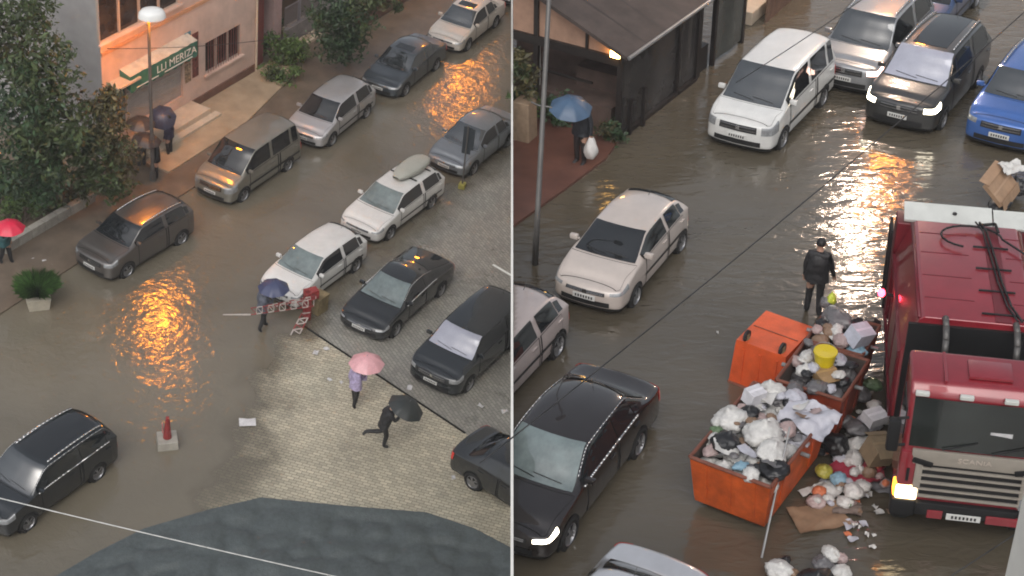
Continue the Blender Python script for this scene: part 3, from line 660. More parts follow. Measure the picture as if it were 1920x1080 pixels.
# posters beside the shutter
pz = sh[2]
for i, (c, dx, z0, hh) in enumerate((((.30, .14, .08), .05, 1.35, .75), ((.10, .25, .32), .05, 2.15, .5), ((.42, .30, .2), .05, .5, .8), ((.22, .07, .06), .5, .55, 1.9))):
    a = MB(); a.box((sh[1]+.10+dx+.16, -.012, pz+z0+hh/2), (.36, .02, hh)); a.build('poster', mat('printed_poster', c, .5, 0, .7, 9), bld)
a = MB(); a.tube((xr-.1, -.08, 0), (xr-.1, -.08, HB), .05); a.build('drainpipe', M['step'], bld)
for z in (3.0, 3.6): pass
# entrance step, terrace and kerb (pavement)
stp = thing('entrance_step', 'pale stone doorstep below the shop shutter', 'step', 0, C0, ROAD_L)
a = MB(); a.box(((sh[0]+sh[1])/2+.15, -.48, shz*.26), (sh[1]-sh[0]+.7, .94, shz*.52)); a.box(((sh[0]+sh[1])/2+.35, -1.10, shz*.13), (sh[1]-sh[0]+.9, .30, shz*.26)); a.build('step_block', M['step'], stp)
t0 = LA(352, 248); t1 = LA(525, 176); tq = [C0+ua*(sh[1]+.4)+na*.02, C0+ua*(xr+.1)+na*.02, None, None]
k0 = LA(316, 312); 
dw = (LA(420, 262)-C0).dot(na)
a = MB(); a.prism([(sh[1]+.5, -.07), (xr+1.0, -.07), (xr+1.4, -dw*.55), (sh[1]+.8, -dw), (sh[0]-.5, -dw), (sh[0]-.5, -1.15), (sh[1]+.5, -1.15)], -.05, .12); o = a.build('terrace', M['slab']); o.matrix_world = bld.matrix_world.copy(); o['kind'] = 'structure'
wk = MB(); kw = (LA(375, 345)-C0).dot(na); print('kerb', kw, dw)
wk.prism([(-26, -.05), (34, -.05), (34, -kw), (-26, -kw)], -.05, .055); o = wk.build('pavement', M['walk']); o.matrix_world = bld.matrix_world.copy(); o['kind'] = 'structure'
# neighbouring house with dark veranda, railing and steps
hs0 = C0+ua*(xr+.25)
nb = thing('neighbour_house', 'dark fronted house with pinkish pillar and grey railing beyond the salmon building', 'house', 0, hs0, ROAD_L)
def ph(px, py, off=0.): 
    P_ = hs0-na*off; r = onplane(px, py, 0, P_, ROAD_L); return r
pinkx = ph(510, 60, .6)[0]; polx = ph(560, 60, .2)[0]; endx = ph(604, 60, .2)[0]; print('house', pinkx, polx, endx)
a = MB(); a.box((4.2, 3.2, 4.5), (8.2, .3, 9)); a.box((4.2, 3.05-1.5, 3.35), (8.2, 2.9, .25)); a.build('wall', mat('dark_house_wall', (.075, .062, .06), .8, 0, .3, 1), nb)
a = MB(); a.box((pinkx, .6, 4.5), (.55, .55, 9)); a.build('pillar', mat('pinkish_render', (.42, .29, .27), .8, 0, .12), nb)
a = MB(); a.box((.35, .5, 4.5), (.55, .4, 9)); a.build('maroon_panel', M['maroon'], nb)
a = MB(); a.tube((polx, .2, 0), (polx, .2, 9), .07); a.build('post', mat('pale_grey_post', (.36, .35, .37), .6, 0, .1), nb)
zr0 = max(.9, ph(530, 60, .1)[1]); 
a = MB(); a.box(((pinkx+endx)/2+.2, .1, .55), (endx-pinkx, .14, 1.1)); a.build('garden_wall', mat('grey_garden_wall', (.21, .19, .18), .85, 0, .25, 2), nb)
a = MB()
for i in range(40): x = pinkx+.2+(endx-pinkx)*i/39; a.tube((x, .1, 1.1), (x, .1, 2.1), .014, n=5)
for z in (1.14, 2.1): a.tube((pinkx+.2, .1, z), (endx+.2, .1, z), .025, n=6)
a.build('railing', mat('grey_railing', (.23, .21, .22), .5, .3, .1), nb)
a = MB(); P2 = LA(572, 84)-hs0; x2, y2 = P2.dot(ua), -P2.dot(na)
for i in range(4): a.box((x2+.3, y2+.25*i, .09+.17*i), (1.5, .3, .17+.001*i))
a.build('steps', M['step'], nb)
# low brick wall and board at the top of the street
lw0 = LA(690, 66); lw = thing('brick_wall', 'low brown garden wall with a pale coping at the top of the street', 'wall', 0, lw0, ROAD_L)
a = MB(); a.box((4, .6, .6), (8, .25, 1.2)); a.build('brickwork', mat('brown_brick', (.15, .085, .06), .85, 0, .3, 4, .4, 30), lw)
a = MB(); a.box((2.2, .6, 1.26), (3.0, .34, .1)); a.build('coping', M['step'], lw)
# planted bed wall on the far left
bw0 = LA(52, 455); bw1 = LA(165, 388); bd = (bw1-bw0); an = math.atan2(bd.y, bd.x)
bw = thing('bed_wall', 'pale stone edging along the flower bed under the big tree', 'edging', 0, bw0-bd.normalized()*1.0, an)
a = MB()
for i in range(7): a.box(((bd.length+1.4)*(i+.5)/7, .12, .21), ((bd.length+1.4)/7-.03, .26, .42), bev=.02)
a.build('edging_stones', M['concrete'], bw)

# ------------------------------------------------------------------ vegetation
def leaf_mat(name, c, isl=.5):
    m = mat(name, c, .55, 0, .35, .8, island=isl); b = m.node_tree.nodes['Principled BSDF']
    b.inputs['Subsurface Weight'].default_value = 0; return m
M['leaf'] = leaf_mat('broad_leaf', (.058, .082, .028)); M['leaf2'] = leaf_mat('yellowing_leaf', (.092, .080, .032)); M['leaf3'] = leaf_mat('deep_leaf', (.03, .062, .024)); M['leaf4'] = leaf_mat('fresh_leaf', (.085, .14, .035))
M['blade'] = leaf_mat('grass_blade', (.055, .12, .028))
def leaf(mb, p, s, rng, flat=.3):
    n = Vector((rng.gauss(0, 1), rng.gauss(0, 1), rng.gauss(.35, .8))).normalized(); t = n.orthogonal().normalized(); t.rotate(Matrix.Rotation(rng.random()*6.28, 3, n)); c = n.cross(t)
    mb.add([p-t*s, p+c*s*.42+n*s*.08, p+t*s, p-c*s*.42+n*s*.08], [(0, 1, 2, 3)])
def crown(blobs, n, s, rng, mi=None):
    mb = MB(); tot = sum(b[1]**2 for b in blobs)
    for (c, r, m_) in blobs:
        mb.mi = m_; c = Vector(c)
        twigs = max(6, int(n*r*r/tot/22))
        for _ in range(twigs):
            d = Vector((rng.gauss(0, 1), rng.gauss(0, 1), rng.gauss(.15, .9))).normalized(); q = c+d*r*(rng.random()**.42)*(1+.26*rng.gauss(0, 1))
            for _k in range(22):
                leaf(mb, q+Vector((rng.gauss(0, .16), rng.gauss(0, .16), rng.gauss(0, .13)))*(r**.5), s*rng.choice((.5, .6, .8, .9, 1.1, 1.3, 1.5))*.95, rng)
    return mb
def tree(name, label, cat, p, blobs, n, s, mats, trunk_r, seed, group=None):
    rng = random.Random(seed); t = thing(name, label, cat, 0, p, 0, group)
    crown(blobs, n, s, rng).build('crown', mats, t, fix=False)
    a = MB(); c = sum((Vector(b[0]) for b in blobs), Vector())/len(blobs); zt__ = c.z*.75
    pts = [(Vector((0, 0, 0)), trunk_r)]; 
    for i in range(1, 5): f = i/4; pts.append((Vector((c.x*f*f+.06*rng.gauss(0, 1), c.y*f*f+.06*rng.gauss(0, 1), zt__*f)), trunk_r*(1-.6*f)))
    for (p0, r0), (p1, r1) in zip(pts[:-1], pts[1:]): a.tube(p0, p1, r0, r1, 8)
    for b in blobs: 
        st = pts[3][0] if rng.random() < .5 else pts[2][0]; mid = (st+Vector(b[0]))/2+Vector((0, 0, .2)); a.tube(st, mid, trunk_r*.42, trunk_r*.25, 6); a.tube(mid, Vector(b[0]), trunk_r*.25, trunk_r*.06, 5)
    a.build('trunk', M['bark'], t, True); return t
def blob_at(px, py, half, P, z, r, m_=0, dy=0.):
    # crown clump seen at the photo point, in the vertical plane through P across the view
    q = at(px, py, half, z); return (q.x-P.x, q.y-P.y+dy, z), r, m_
TP = LA(120, 395)
def tb(px, py, z, r, m_=0, dx=0, dy=0):
    q = at(px, py, 0, z); return ((q.x-TP.x+dx, q.y-TP.y+dy, z), r, m_)
lv = [M['leaf'], M['leaf2'], M['leaf3'], M['leaf4']]
tree('street_tree', 'large leafy tree filling the top left corner before the grey wall', 'tree', TP,
     [tb(30, 60, 6.2, 1.5), tb(60, 140, 5.6, 1.35), tb(20, 200, 5.0, 1.4, 2), tb(95, 175, 4.8, 1.1, 0), tb(60, 250, 4.2, 1.4, 0), tb(125, 245, 3.8, 1.05, 0), tb(30, 310, 3.2, 1.4, 2), tb(105, 300, 3.0, 1.1, 0), tb(60, 20, 6.8, .9, 0), tb(10, 110, 5.5, 1.2, 1), tb(70, 345, 2.3, 1.0, 2)], 10500, .115, lv, .2, 3)
TP = LA(225, 352)
tree('street_tree', 'yellowing smaller tree between the large tree and the lamp post', 'tree', TP,
     [tb(190, 215, 3.9, .8, 1), tb(212, 268, 3.2, .7, 1), tb(178, 285, 2.9, .85, 0), tb(228, 318, 2.0, .6, 1), tb(175, 340, 1.7, .7, 0), tb(205, 185, 4.4, .5, 1), tb(215, 350, 1.3, .55, 0)], 5200, .10, lv, .09, 4)
TP = LA(655, 112)
tree('street_tree', 'dark green bushy tree before the dark house', 'tree', TP,
     [tb(640, 25, 3.3, 1.0, 2), tb(690, 10, 3.6, 1.0, 0), tb(625, 75, 1.9, .85, 2), tb(665, 70, 1.8, .8, 2), tb(645, 95, 1.0, .6, 2), tb(610, 35, 2.8, .6, 0), tb(715, -5, 3.8, .7, 1), tb(740, 15, 2.9, .35, 0)], 5800, .10, lv, .1, 5)
def bush(label, px, py, r, m_, seed, hh=1., n=900, s=.085, half=0):
    p = at(px, py, half); rng = random.Random(seed); t = thing('bush', label, 'bush', half, p)
    bl = [((rng.gauss(0, r*.45), rng.gauss(0, r*.35), r*hh*rng.uniform(.35, .95)), r*rng.uniform(.45, .65), m_ if rng.random() < .75 else (m_+1) % 4) for _ in range(5)]
    crown(bl, n, s, rng).build('foliage', lv, t, fix=False)
    a = MB()
    for k in range(5): a.tube((rng.gauss(0, .06), rng.gauss(0, .06), 0), bl[k][0], .025, .008, 5)
    a.build('stem', M['bark'], t); return t
bush('low green bush just right of the drainpipe by the paved terrace', 520, 158, .62, 3, 11)
bush('wide bright green bush in front of the house steps', 558, 128, .95, 3, 12, n=1500)
bush('grey green bush climbing beside the pinkish pillar', 505, 100, .8, 2, 13, 1.4)
bush('light green bush beside the red umbrella', 45, 418, .75, 3, 14, 1.1, 1300)
bush('dark bush below the large tree by the stone edging', 92, 392, .8, 0, 15, 1.0, 1200)
bush('olive bush at the near foot of the yellowing tree', 140, 380, .6, 0, 16, .9)
bush('deep green shrub at the far left under the large tree', 15, 375, 1.0, 2, 17, 1.2, 1400)

# ------------------------------------------------------------------ street lamps
M['lampshade'] = mat('white_lamp_shade', (.74, .75, .74), .4, 0, .04)
M['pole_'] = mat('grey_lamp_pole', (.12, .115, .11), .5, .4, .15)
M['sodium'] = mat('sodium_bulb', (1, .6, .2), .5, 0, 0, emit=(1, .29, .012), es=165)
M['ledlamp'] = mat('white_lamp_bulb', (1, .9, .8), .5, 0, 0, emit=(1, .74, .56), es=430)
def lamp(label, half, p, h, rz, mbulb, arm=.0, rad=.26, group='street lamps'):
    t = thing('street_lamp', label, 'street lamp', half, p, rz, group)
    a = MB(); a.lathe([(.12, 0), (.12, .35), (.075, .45), (.05, h-.05), (.04, h)], 12); 
    if arm: a.path([(0, 0, h-.08), (arm*.5, 0, h+.12), (arm, 0, h+.16)], .035)
    a.build('pole', M['pole_'], t, True, R(40)); z = h+(.16 if arm else .0)
    a = MB(); a.lathe([(.001, .2), (.16, .19), (.30, .13), (.36, .03), (.38, -.13), (.365, -.13), (.30, .05), (.1, .1), (.001, .1)], 24, Matrix.Translation((arm, 0, z)) @ Matrix.Scale(1.25, 4, (1, 0, 0))); sh_ = a.build('lamp_shade', M['lampshade'], t, True, R(40))
    a = MB(); a.lathe([(.001, .02), (rad, .02), (rad, -.08), (rad*.8, -.19), (rad*.4, -.25), (.001, -.26)], 20, Matrix.Translation((arm, 0, z))); a.build('bulb', mbulb, sh_, True); return t
lp = LA(287, 340); lh = zfor(lp, 34, 0); print('lamp height', lh)
lamp('white hooded street lamp on a thin pole before the shop awning', 0, lp, lh, R(20), M['sodium'], .12)
def lamp_for_reflection(px, py, half, h):            # where a lamp of height h must stand for its mirror image to lie at this spot of water
    o, v = ray(px, py, half); t = -o.z/v.z; q = o+v*t; k = h/(-v.z); return Vector((q.x+v.x*k, q.y+v.y*k, 0))
for nm_, px, py in (('a', 300, 620),): 
    q = lamp_for_reflection(px, py, 0, lh); print('wanted', q, 'have', lp, pix((lp.x, lp.y, -lh), 0))
lamp('white hooded street lamp further up the lower street', 0, lamp_for_reflection(862, 178, 0, 8.2), 8.2, R(200), M['sodium'], .0, .3)
# ------------------------------------------------------------------ people and umbrellas
def clothes(n, c): 
    if n not in M: M[n] = mat(n, c, .6, 0, .35, 7, 1.0, 9)
    return M[n]
def person(label, half, p, face, joints, top, legs, shoes=(.02, .02, .022), h=1.74, cap=None, group=None, bare=False, hairc=None):
    """joints: overrides of the standing pose; forward is +x, left is +y"""
    J = dict(pelvis=(0, 0, .95), waist=(0, 0, 1.10), chest=(.01, 0, 1.32), neck0=(0, 0, 1.46), neck=(.015, 0, 1.53), head=(.03, 0, 1.62), top=(.02, 0, 1.71))
    for s_, sg in (('L', 1), ('R', -1)):
        J.update({'sh'+s_: (0, .185*sg, 1.42), 'el'+s_: (-.02, .25*sg, 1.14), 'wr'+s_: (.06, .25*sg, .89), 'hip'+s_: (0, .095*sg, .90), 'kn'+s_: (.02, .10*sg, .50), 'an'+s_: (-.01, .10*sg, .09), 'toe'+s_: (.16, .12*sg, .04)})
    J.update(joints)
    Rr = dict(pelvis=.17, waist=.155, chest=.18, neck0=.095, neck=.058, head=.092, top=.072, sh=.088, el=.066, wr=.042, hip=.115, kn=.082, an=.06, toe=.045)
    J = {k: Vector(v)*(h/1.74) for k, v in J.items()}
    vs = []; ed = []; rad = []; idx = {}
    def add(k, co, r): idx[k] = len(vs); vs.append(co); rad.append(r)
    for k, co in J.items():
        add(k, co, Rr.get(k, Rr.get(k.rstrip('LR'), .05)))
    E = [('pelvis', 'waist'), ('waist', 'chest'), ('chest', 'neck0'), ('neck0', 'neck'), ('neck', 'head'), ('head', 'top')]
    for s_ in 'LR': E += [('chest', 'sh'+s_), ('sh'+s_, 'el'+s_), ('el'+s_, 'wr'+s_), ('pelvis', 'hip'+s_), ('hip'+s_, 'kn'+s_), ('kn'+s_, 'an'+s_), ('an'+s_, 'toe'+s_)]
    for s_, sg in (('L', 1), ('R', -1)):            # palm, four fingers, thumb
        wv, ev = J['wr'+s_], J['el'+s_]; d = (wv-ev).normalized(); side = d.cross(Vector((0, 0, 1)))
        side = side.normalized() if side.length > .1 else Vector((1, 0, 0)); up_ = side.cross(d)
        add('palm'+s_, wv+d*.085, .034); E.append(('wr'+s_, 'palm'+s_)); pp = wv+d*.085
        for k, (o_, ln) in enumerate(((-.032, .062), (-.011, .072), (.011, .068), (.032, .052))):
            add('f%d%s' % (k, s_), pp+side*o_+d*.03, .011); add('g%d%s' % (k, s_), pp+side*o_*1.1+d*(.03+ln*.7)+up_*-.02, .0095); add('h%d%s' % (k, s_), pp+side*o_*1.1+d*(.03+ln)+up_*-.045, .008)
            E += [('palm'+s_, 'f%d%s' % (k, s_)), ('f%d%s' % (k, s_), 'g%d%s' % (k, s_)), ('g%d%s' % (k, s_), 'h%d%s' % (k, s_))]
        add('t0'+s_, wv+d*.05-side*.04, .013); add('t1'+s_, wv+d*.09-side*.06-up_*.015, .010); E += [('wr'+s_, 't0'+s_), ('t0'+s_, 't1'+s_)]
    me = bpy.data.meshes.new('person_skeleton'); me.from_pydata(vs, [(idx[a], idx[b_]) for a, b_ in E], [])
    ob = bpy.data.objects.new('person_skeleton', me); COL.objects.link(ob)
    mo = ob.modifiers.new('Skin', 'SKIN'); mo.use_smooth_shade = True
    sk = me.skin_vertices[0].data
    for i, r_ in enumerate(rad):
        fl = .78 if i == idx['chest'] or i == idx['pelvis'] or i == idx['waist'] else 1
        sk[i].radius = (r_, r_*fl); sk[i].use_root = (i == idx['pelvis'])
    sb = ob.modifiers.new('Sub', 'SUBSURF'); sb.levels = 2; sb.render_levels = 2
    dg = bpy.context.evaluated_depsgraph_get(); em = bpy.data.meshes.new_from_object(ob.evaluated_get(dg)); bpy.data.objects.remove(ob)
    em.name = 'body'; em.materials.clear()
    for m_ in (M['skin'], clothes('cloth_%02d%02d%02d' % tuple(int(c*99) for c in top), top), clothes('cloth_%02d%02d%02d' % tuple(int(c*99) for c in legs), legs), clothes('shoe_%02d%02d%02d' % tuple(int(c*99) for c in shoes), shoes)): em.materials.append(m_)
    keys = [('head', 0), ('top', 0), ('neck', 0)]+[(a+s_, m_) for s_ in 'LR' for a, m_ in (('palm', 0), ('wr', 1), ('el', 1), ('sh', 1), ('hip', 2), ('kn', 2), ('an', 2), ('toe', 3))]+[('pelvis', 2), ('waist', 1), ('chest', 1), ('neck0', 1)]
    for s_ in 'LR':
        keys += [('h%d%s' % (k, s_), 0) for k in range(4)]+[('t1'+s_, 0)]
        if bare: keys = [(k, (0 if k in ('knL', 'knR', 'anL', 'anR') else m_)) for k, m_ in keys]
    for pg in em.polygons:
        c = pg.center; pg.material_index = min(keys, key=lambda q: (vs[idx[q[0]]]-c).length)[1] if True else 0
        pg.use_smooth = True
    t = thing('person', label, 'person', half, p, face, group)
    bo = part('body', em, t)
    hd = J['head']; sc = h/1.74
    def coat(u, v):
        q0, q1 = J['pelvis']-Vector((0, 0, .13)), J['neck0']; c_ = q0.lerp(q1, v); th = u*2*PI; nn = noise.noise(Vector((math.cos(th)*2.2, math.sin(th)*2.2+seed_, v*5)))
        k_ = (1.0+.10*(1-v)) if v < .75 else 1.0-.62*((v-.75)/.25)**1.5
        return c_+Vector(((.158+.03*nn)*k_*math.cos(th), (.215+.03*nn)*k_*math.sin(th), .015*nn))*sc
    seed_ = len(label)*1.7
    a = MB(); a.grid(coat, 28, 14); a.build('jacket', clothes('cloth_%02d%02d%02d' % tuple(int(c*99) for c in top), top), t, True)
    a = MB(); f = (J['top']-J['neck']); 
    def hair(u, v):
        th = u*2*PI; ph_ = v*PI*.60; r = .103*sc
        back = 1 if math.cos(th) < .3 else .72
        ph_ *= back
        return hd+Vector((-.006, 0, .045*sc))+Vector((r*math.sin(ph_)*math.cos(th)*1.05, r*math.sin(ph_)*math.sin(th)*.9, r*math.cos(ph_)*1.0))
    a.grid(hair, 18, 8); a.build('hair' if not cap else 'hood', clothes('hood', cap) if cap else M['hair'], t, True)
    fx = MB(); fw = Vector((.082*sc, 0, 0)); 
    fx.lathe([(.001, .02), (.012, .0), (.016, -.022), (.001, -.026)], 8, Matrix.Translation(hd+fw+Vector((.008, 0, .0))))
    for sg in (1, -1): fx.box(hd+Vector((.073*sc, .032*sg, .022)), (.012, .02, .010)); fx.box(hd+Vector((0, .088*sg*sc, .0)), (.035, .014, .055))
    fx.box(hd+Vector((.078*sc, 0, -.045)), (.012, .036, .008)); fx.build('face', M['skin'], t)
    return t
def umbrella(label, half, grip, face, col, r=.52, tilt=(0., 0.), shaft=.72, name='umbrella', closed=False):
    """grip: point of the hand; tilt in radians about x and y of the street"""
    t = thing(name, label, 'umbrella', half, grip, face); T = t.matrix_world @ Matrix.Rotation(tilt[1], 4, 'Y') @ Matrix.Rotation(tilt[0], 4, 'X'); t.matrix_world = T
    a = MB(); n = 8
    def can(u, v):
        th = u*2*PI; rr_ = r*v; sag = 1-.07*abs(math.sin(th*n/2))*v
        return (rr_*sag*math.cos(th), rr_*sag*math.sin(th), shaft-.26*r/.5*v**2.1-.015*abs(math.sin(th*n/2))*v)
    a.grid(can, 48, 8); 
    if col not in [k for k in M]: pass
    m_ = mat('umbrella_cloth', col, .5, 0, .1, 5, coat=.2); a.build('canopy', m_, t, True)
    a = MB(); a.tube((0, 0, -.06), (0, 0, shaft+.05), .008, n=6); a.build('shaft', M['steel'], t)
    a = MB(); a.tube((0, 0, -.12), (0, 0, .03), .016, n=8); a.build('handle', M['trim'], t)
    a = MB()
    for k in range(n):
        th = 2*PI*(k)/n; a.path([(r*v*math.cos(th), r*v*math.sin(th), shaft-.26*r/.5*v**2.1-.012) for v in (0, .35, .7, .98)], .004, 4)
    a.build('ribs', M['steel'], t)
    return t
ARM_UP = dict(elR=(.16, -.27, 1.18), wrR=(.28, -.16, 1.32))
def walk(a=.28): return dict(knL=(.16*a/.28, .10, .52), anL=(.26*a/.28, .10, .10), toeL=(.43*a/.28, .11, .06), knR=(-.04, -.10, .50), anR=(-.30*a/.28, -.10, .15), toeR=(-.16*a/.28, -.11, .04))
def holder(label, ulabel, half, p, face, top, legs, ucol, pose=None, r=.52, tilt=(0, 0), h=1.72, ush=.62, uoff=(0, 0, 0), **k):
    j = dict(ARM_UP); j.update(pose or {}); t = person(label, half, p, face, j, top, legs, h=h, **k)
    g = Vector(j['wrR'])+(Vector(j['wrR'])-Vector(j['elR'])).normalized()*.10; g = g*(h/1.74)+Vector(uoff)
    q = Matrix.Rotation(face, 4, 'Z') @ g
    umbrella(ulabel, half, Vector(p)+q, face, ucol, r, tilt, ush); return t
p = LA(510, 640); 
holder('person in dark trousers under a navy umbrella behind the broken barrier', 'round navy umbrella above the broken barrier', 0, LA(492, 618), R(40), (.10, .11, .14), (.02, .02, .022), (.045, .055, .12), walk(.18), r=.52, h=1.7, ush=.55, bare=False)
holder('person in lilac top walking under the pink umbrella', 'pale pink umbrella on the paved courtyard', 0, LA(664, 762), R(50), (.42, .36, .55), (.018, .018, .02), (.70, .37, .40), walk(.12), r=.56, h=1.66, ush=.58)
holder('person in black running across the courtyard with a black umbrella', 'black umbrella tilted forward over the running person', 0, LA(716, 836), R(10), (.02, .02, .025), (.014, .014, .016), (.025, .03, .03),
       dict(pelvis=(0, 0, .95), chest=(.14, 0, 1.28), neck0=(.19, 0, 1.41), neck=(.22, 0, 1.47), head=(.26, 0, 1.56), top=(.27, 0, 1.65), shL=(.16, .185, 1.37), shR=(.16, -.185, 1.37), elL=(.0, .3, 1.12), wrL=(.2, .3, 1.0), elR=(.3, -.26, 1.18), wrR=(.46, -.14, 1.32),
            knL=(-.02, .1, .50), anL=(-.50, .12, .50), toeL=(-.58, .12, .36), knR=(.10, -.1, .50), anR=(.03, -.1, .09), toeR=(.19, -.11, .04)), r=.58, tilt=(.05, .38), h=1.76, ush=.5)
holder('person half hidden at the left edge under a red umbrella', 'red umbrella at the left edge by the light green bush', 0, LA(12, 494), R(-20), (.03, .10, .11), (.02, .02, .02), (.62, .02, .06), walk(.15), r=.52, h=1.68, ush=.55)
holder('person in black by the lamp pole under a brown umbrella', 'dark brown umbrella in front of the lamp pole', 0, LA(293, 334), R(200), (.02, .02, .025), (.018, .018, .02), (.040, .030, .028), None, r=.55, h=1.68, ush=.52, tilt=(0, -.1))
holder('person in dark coat on the pavement right of the lamp pole', 'navy umbrella tipped back beside the lamp pole', 0, LA(318, 291), R(160), (.03, .03, .06), (.02, .018, .03), (.038, .042, .075), None, r=.52, tilt=(-.5, -.35), h=1.72, ush=.5)
holder('person beside the yellowing tree under a dark taupe umbrella', 'dark taupe umbrella over the shop step left of the lamp pole', 0, LA(266, 312), R(120), (.16, .16, .15), (.05, .05, .05), (.048, .038, .034), None, r=.56, h=1.7, ush=.55)
pr_ = holder('person in dark clothes carrying a white sack under a blue umbrella', 'blue umbrella on the red terrace by the dark pavilion', 1, RA(1088, 308), R(235), (.02, .022, .028), (.022, .016, .016), (.05, .095, .165), dict(elL=(.0, .27, 1.14), wrL=(.05, .30, .92)), r=.52, h=1.74, ush=.52, tilt=(-.15, .15))
# the white sack hangs from the hand
g = RA(1088, 308)+Matrix.Rotation(R(235), 4, 'Z') @ Vector((.06, .33, .86))
M['bagw'] = mat('white_plastic', (.62, .60, .58), .35, 0, .12, 6, .25, 9)
sk_ = thing('carrier_bag', 'white plastic sack hanging from the hand under the blue umbrella', 'bag', 1, g-V((0, 0, .55)))
a = MB(); a.grid(lambda u, v: tuple(Vector((math.cos(u*2*PI), math.sin(u*2*PI), 0))*(.20*math.sin(PI*min(1, v*.8+.1))**.7*(1+.12*math.sin(u*25+v*7))*(1-v*.55)+.012)+Vector((0, 0, v*.55))), 20, 8); a.build('sack', M['bagw'], sk_, True)
# worker by the bins
person('person in black work clothes standing behind the dumpsters with back turned', 1, RA(1523, 590), R(70), dict(elR=(.02, -.27, 1.14), wrR=(.16, -.30, .92), elL=(.0, .24, 1.14), wrL=(.06, .24, .90), knL=(.08, .12, .5), anL=(.02, .13, .09), toeL=(.18, .15, .04), anR=(-.06, -.12, .09), toeR=(.1, -.15, .04)), (.020, .016, .018), (.016, .013, .015), h=1.80, cap=(.012, .011, .012))

# ------------------------------------------------------------------ broken barrier, bollard, planter, litter, sign, roof, cables (lower street)
M['redw'] = mat('faded_red_paint', (.26, .035, .035), .55, 0, .25, 5); M['offw'] = mat('dirty_white_paint', (.46, .41, .38), .6, 0, .2, 6); M['wood'] = mat('weathered_timber', (.22, .17, .09), .8, 0, .3, 4)
bp0 = LA(584, 600)
br_ = thing('barrier', 'broken red and white lattice boom barrier standing in the flood edge', 'barrier', 0, bp0)
rel = lambda px, py, z=0.: LA(px, py, z)-bp0
def lattice(mb, p0, p1, wv, n, r=.017):
    p0 = Vector(p0); p1 = Vector(p1); wv = Vector(wv)
    for i in range(n):
        a_, b_ = p0.lerp(p1, i/n), p0.lerp(p1, (i+1)/n); mb.mi = i % 2
        mb.tube(a_, b_, r); mb.tube(a_+wv, b_+wv, r); mb.tube(a_, b_+wv, r*.7); mb.mi = 1; mb.tube(a_, a_+wv, r*.8)
a = MB(); lattice(a, rel(588, 574, .95), rel(470, 590, .95), (0, .02, .25), 11); a.mi = 1; a.tube(rel(470, 590, 1.0), rel(418, 590, 1.0), .03, .018)
a.build('boom', [M['redw'], M['offw']], br_)
a = MB(); lattice(a, rel(592, 560, 1.1), rel(500, 578, 1.1), (0, .02, .10), 9, .016); a.build('upper_boom', [M['redw'], M['offw']], br_)
a = MB(); c = rel(575, 598); a.box((c.x, c.y, .55), (.22, .22, 1.1), R(30), bev=.02); a.box((c.x+.1, c.y+.15, .95), (.45, .3, .3), R(30)); a.build('post', M['redw'], br_)
a = MB(); lattice(a, rel(566, 588, .35), rel(545, 628, .05), (.28, .10, .0), 4, .026); a.build('fallen_section', [M['redw'], M['offw']], br_)
a = MB(); c = rel(597, 583); a.box((c.x, c.y, .32), (.5, .4, .62), R(55)); a.box((c.x, c.y, .66), (.56, .46, .05), R(55)); a.build('counterweight_box', M['wood'], br_)
b0 = LA(314, 832); bo_ = thing('bollard', 'red bollard on a square concrete block in the flood', 'bollard', 0, b0, R(15))
a = MB(); a.box((0, 0, .10), (.62, .62, .32), bev=.02, top=(.94, .94)); a.build('base_block', M['concrete'], bo_)
a = MB(); a.tube((0, 0, .26), (.02, 0, .95), .13, .065, 10); a.box((.02, 0, .97), (.09, .14, .10)); a.build('post', M['redw'], bo_)
a = MB(); a.box((-.13, .02, .62), (.03, .10, .35)); a.build('bracket', mat('pinkish_paint', (.45, .16, .15), .6, 0, .2), bo_)
q0 = LA(72, 572); pt = thing('planter', 'pale stone planter with a round tuft of long grass standing in the flood', 'planter', 0, q0, R(20))
a = MB(); a.box((0, 0, .2), (.62, .62, .5), top=(1.25, 1.25), bev=.02); a.box((0, 0, .455), (.68, .68, .02)); a.build('pot', mat('pale_planter_stone', (.46, .42, .34), .8, 0, .15), pt)
a = MB(); rg = random.Random(5)
for _ in range(900):
    th = rg.random()*6.28; out = rg.random()**.6*.75; L_ = rg.uniform(.5, 1.0); b0_ = Vector((.18*math.cos(th)*rg.random(), .18*math.sin(th)*rg.random(), .45)); tip = b0_+Vector((out*math.cos(th), out*math.sin(th), L_*(1-.55*out))); md = (b0_+tip)/2+Vector((0, 0, .16*out+.05)); sd_ = Vector((-math.sin(th), math.cos(th), 0))*.014
    a.add([b0_-sd_, b0_+sd_, md+sd_, tip, md-sd_], [(0, 1, 2, 3, 4)])
a.build('grass_tuft', M['blade'], pt, fix=False)
# sign on a leaning pole by the steel grey saloon
sp = LA(866, 352); shh = zfor(sp, 236, 0); sg = thing('road_sign', 'dark edge-on road sign on a thin pole beside the steel grey saloon', 'sign', 0, sp, R(75))
a = MB(); a.tube((0, 0, 0), (0, 0, shh), .032); a.build('pole', M['pole_'], sg)
a = MB(); a.box((.04, .0, shh-.65), (.03, .34, 1.15), bev=.01); a.box((.0, -.22, shh-.55), (.05, .12, .9), bev=.01); a.build('sign_plate', mat('dark_sign_back', (.04, .05, .06), .5, .3, .15), sg)
a = MB(); a.box((0, 0, .10), (.30, .25, .2), bev=.03); a.build('yellow_foot', mat('yellow_paint', (.30, .27, .06), .6, 0, .2), sg)
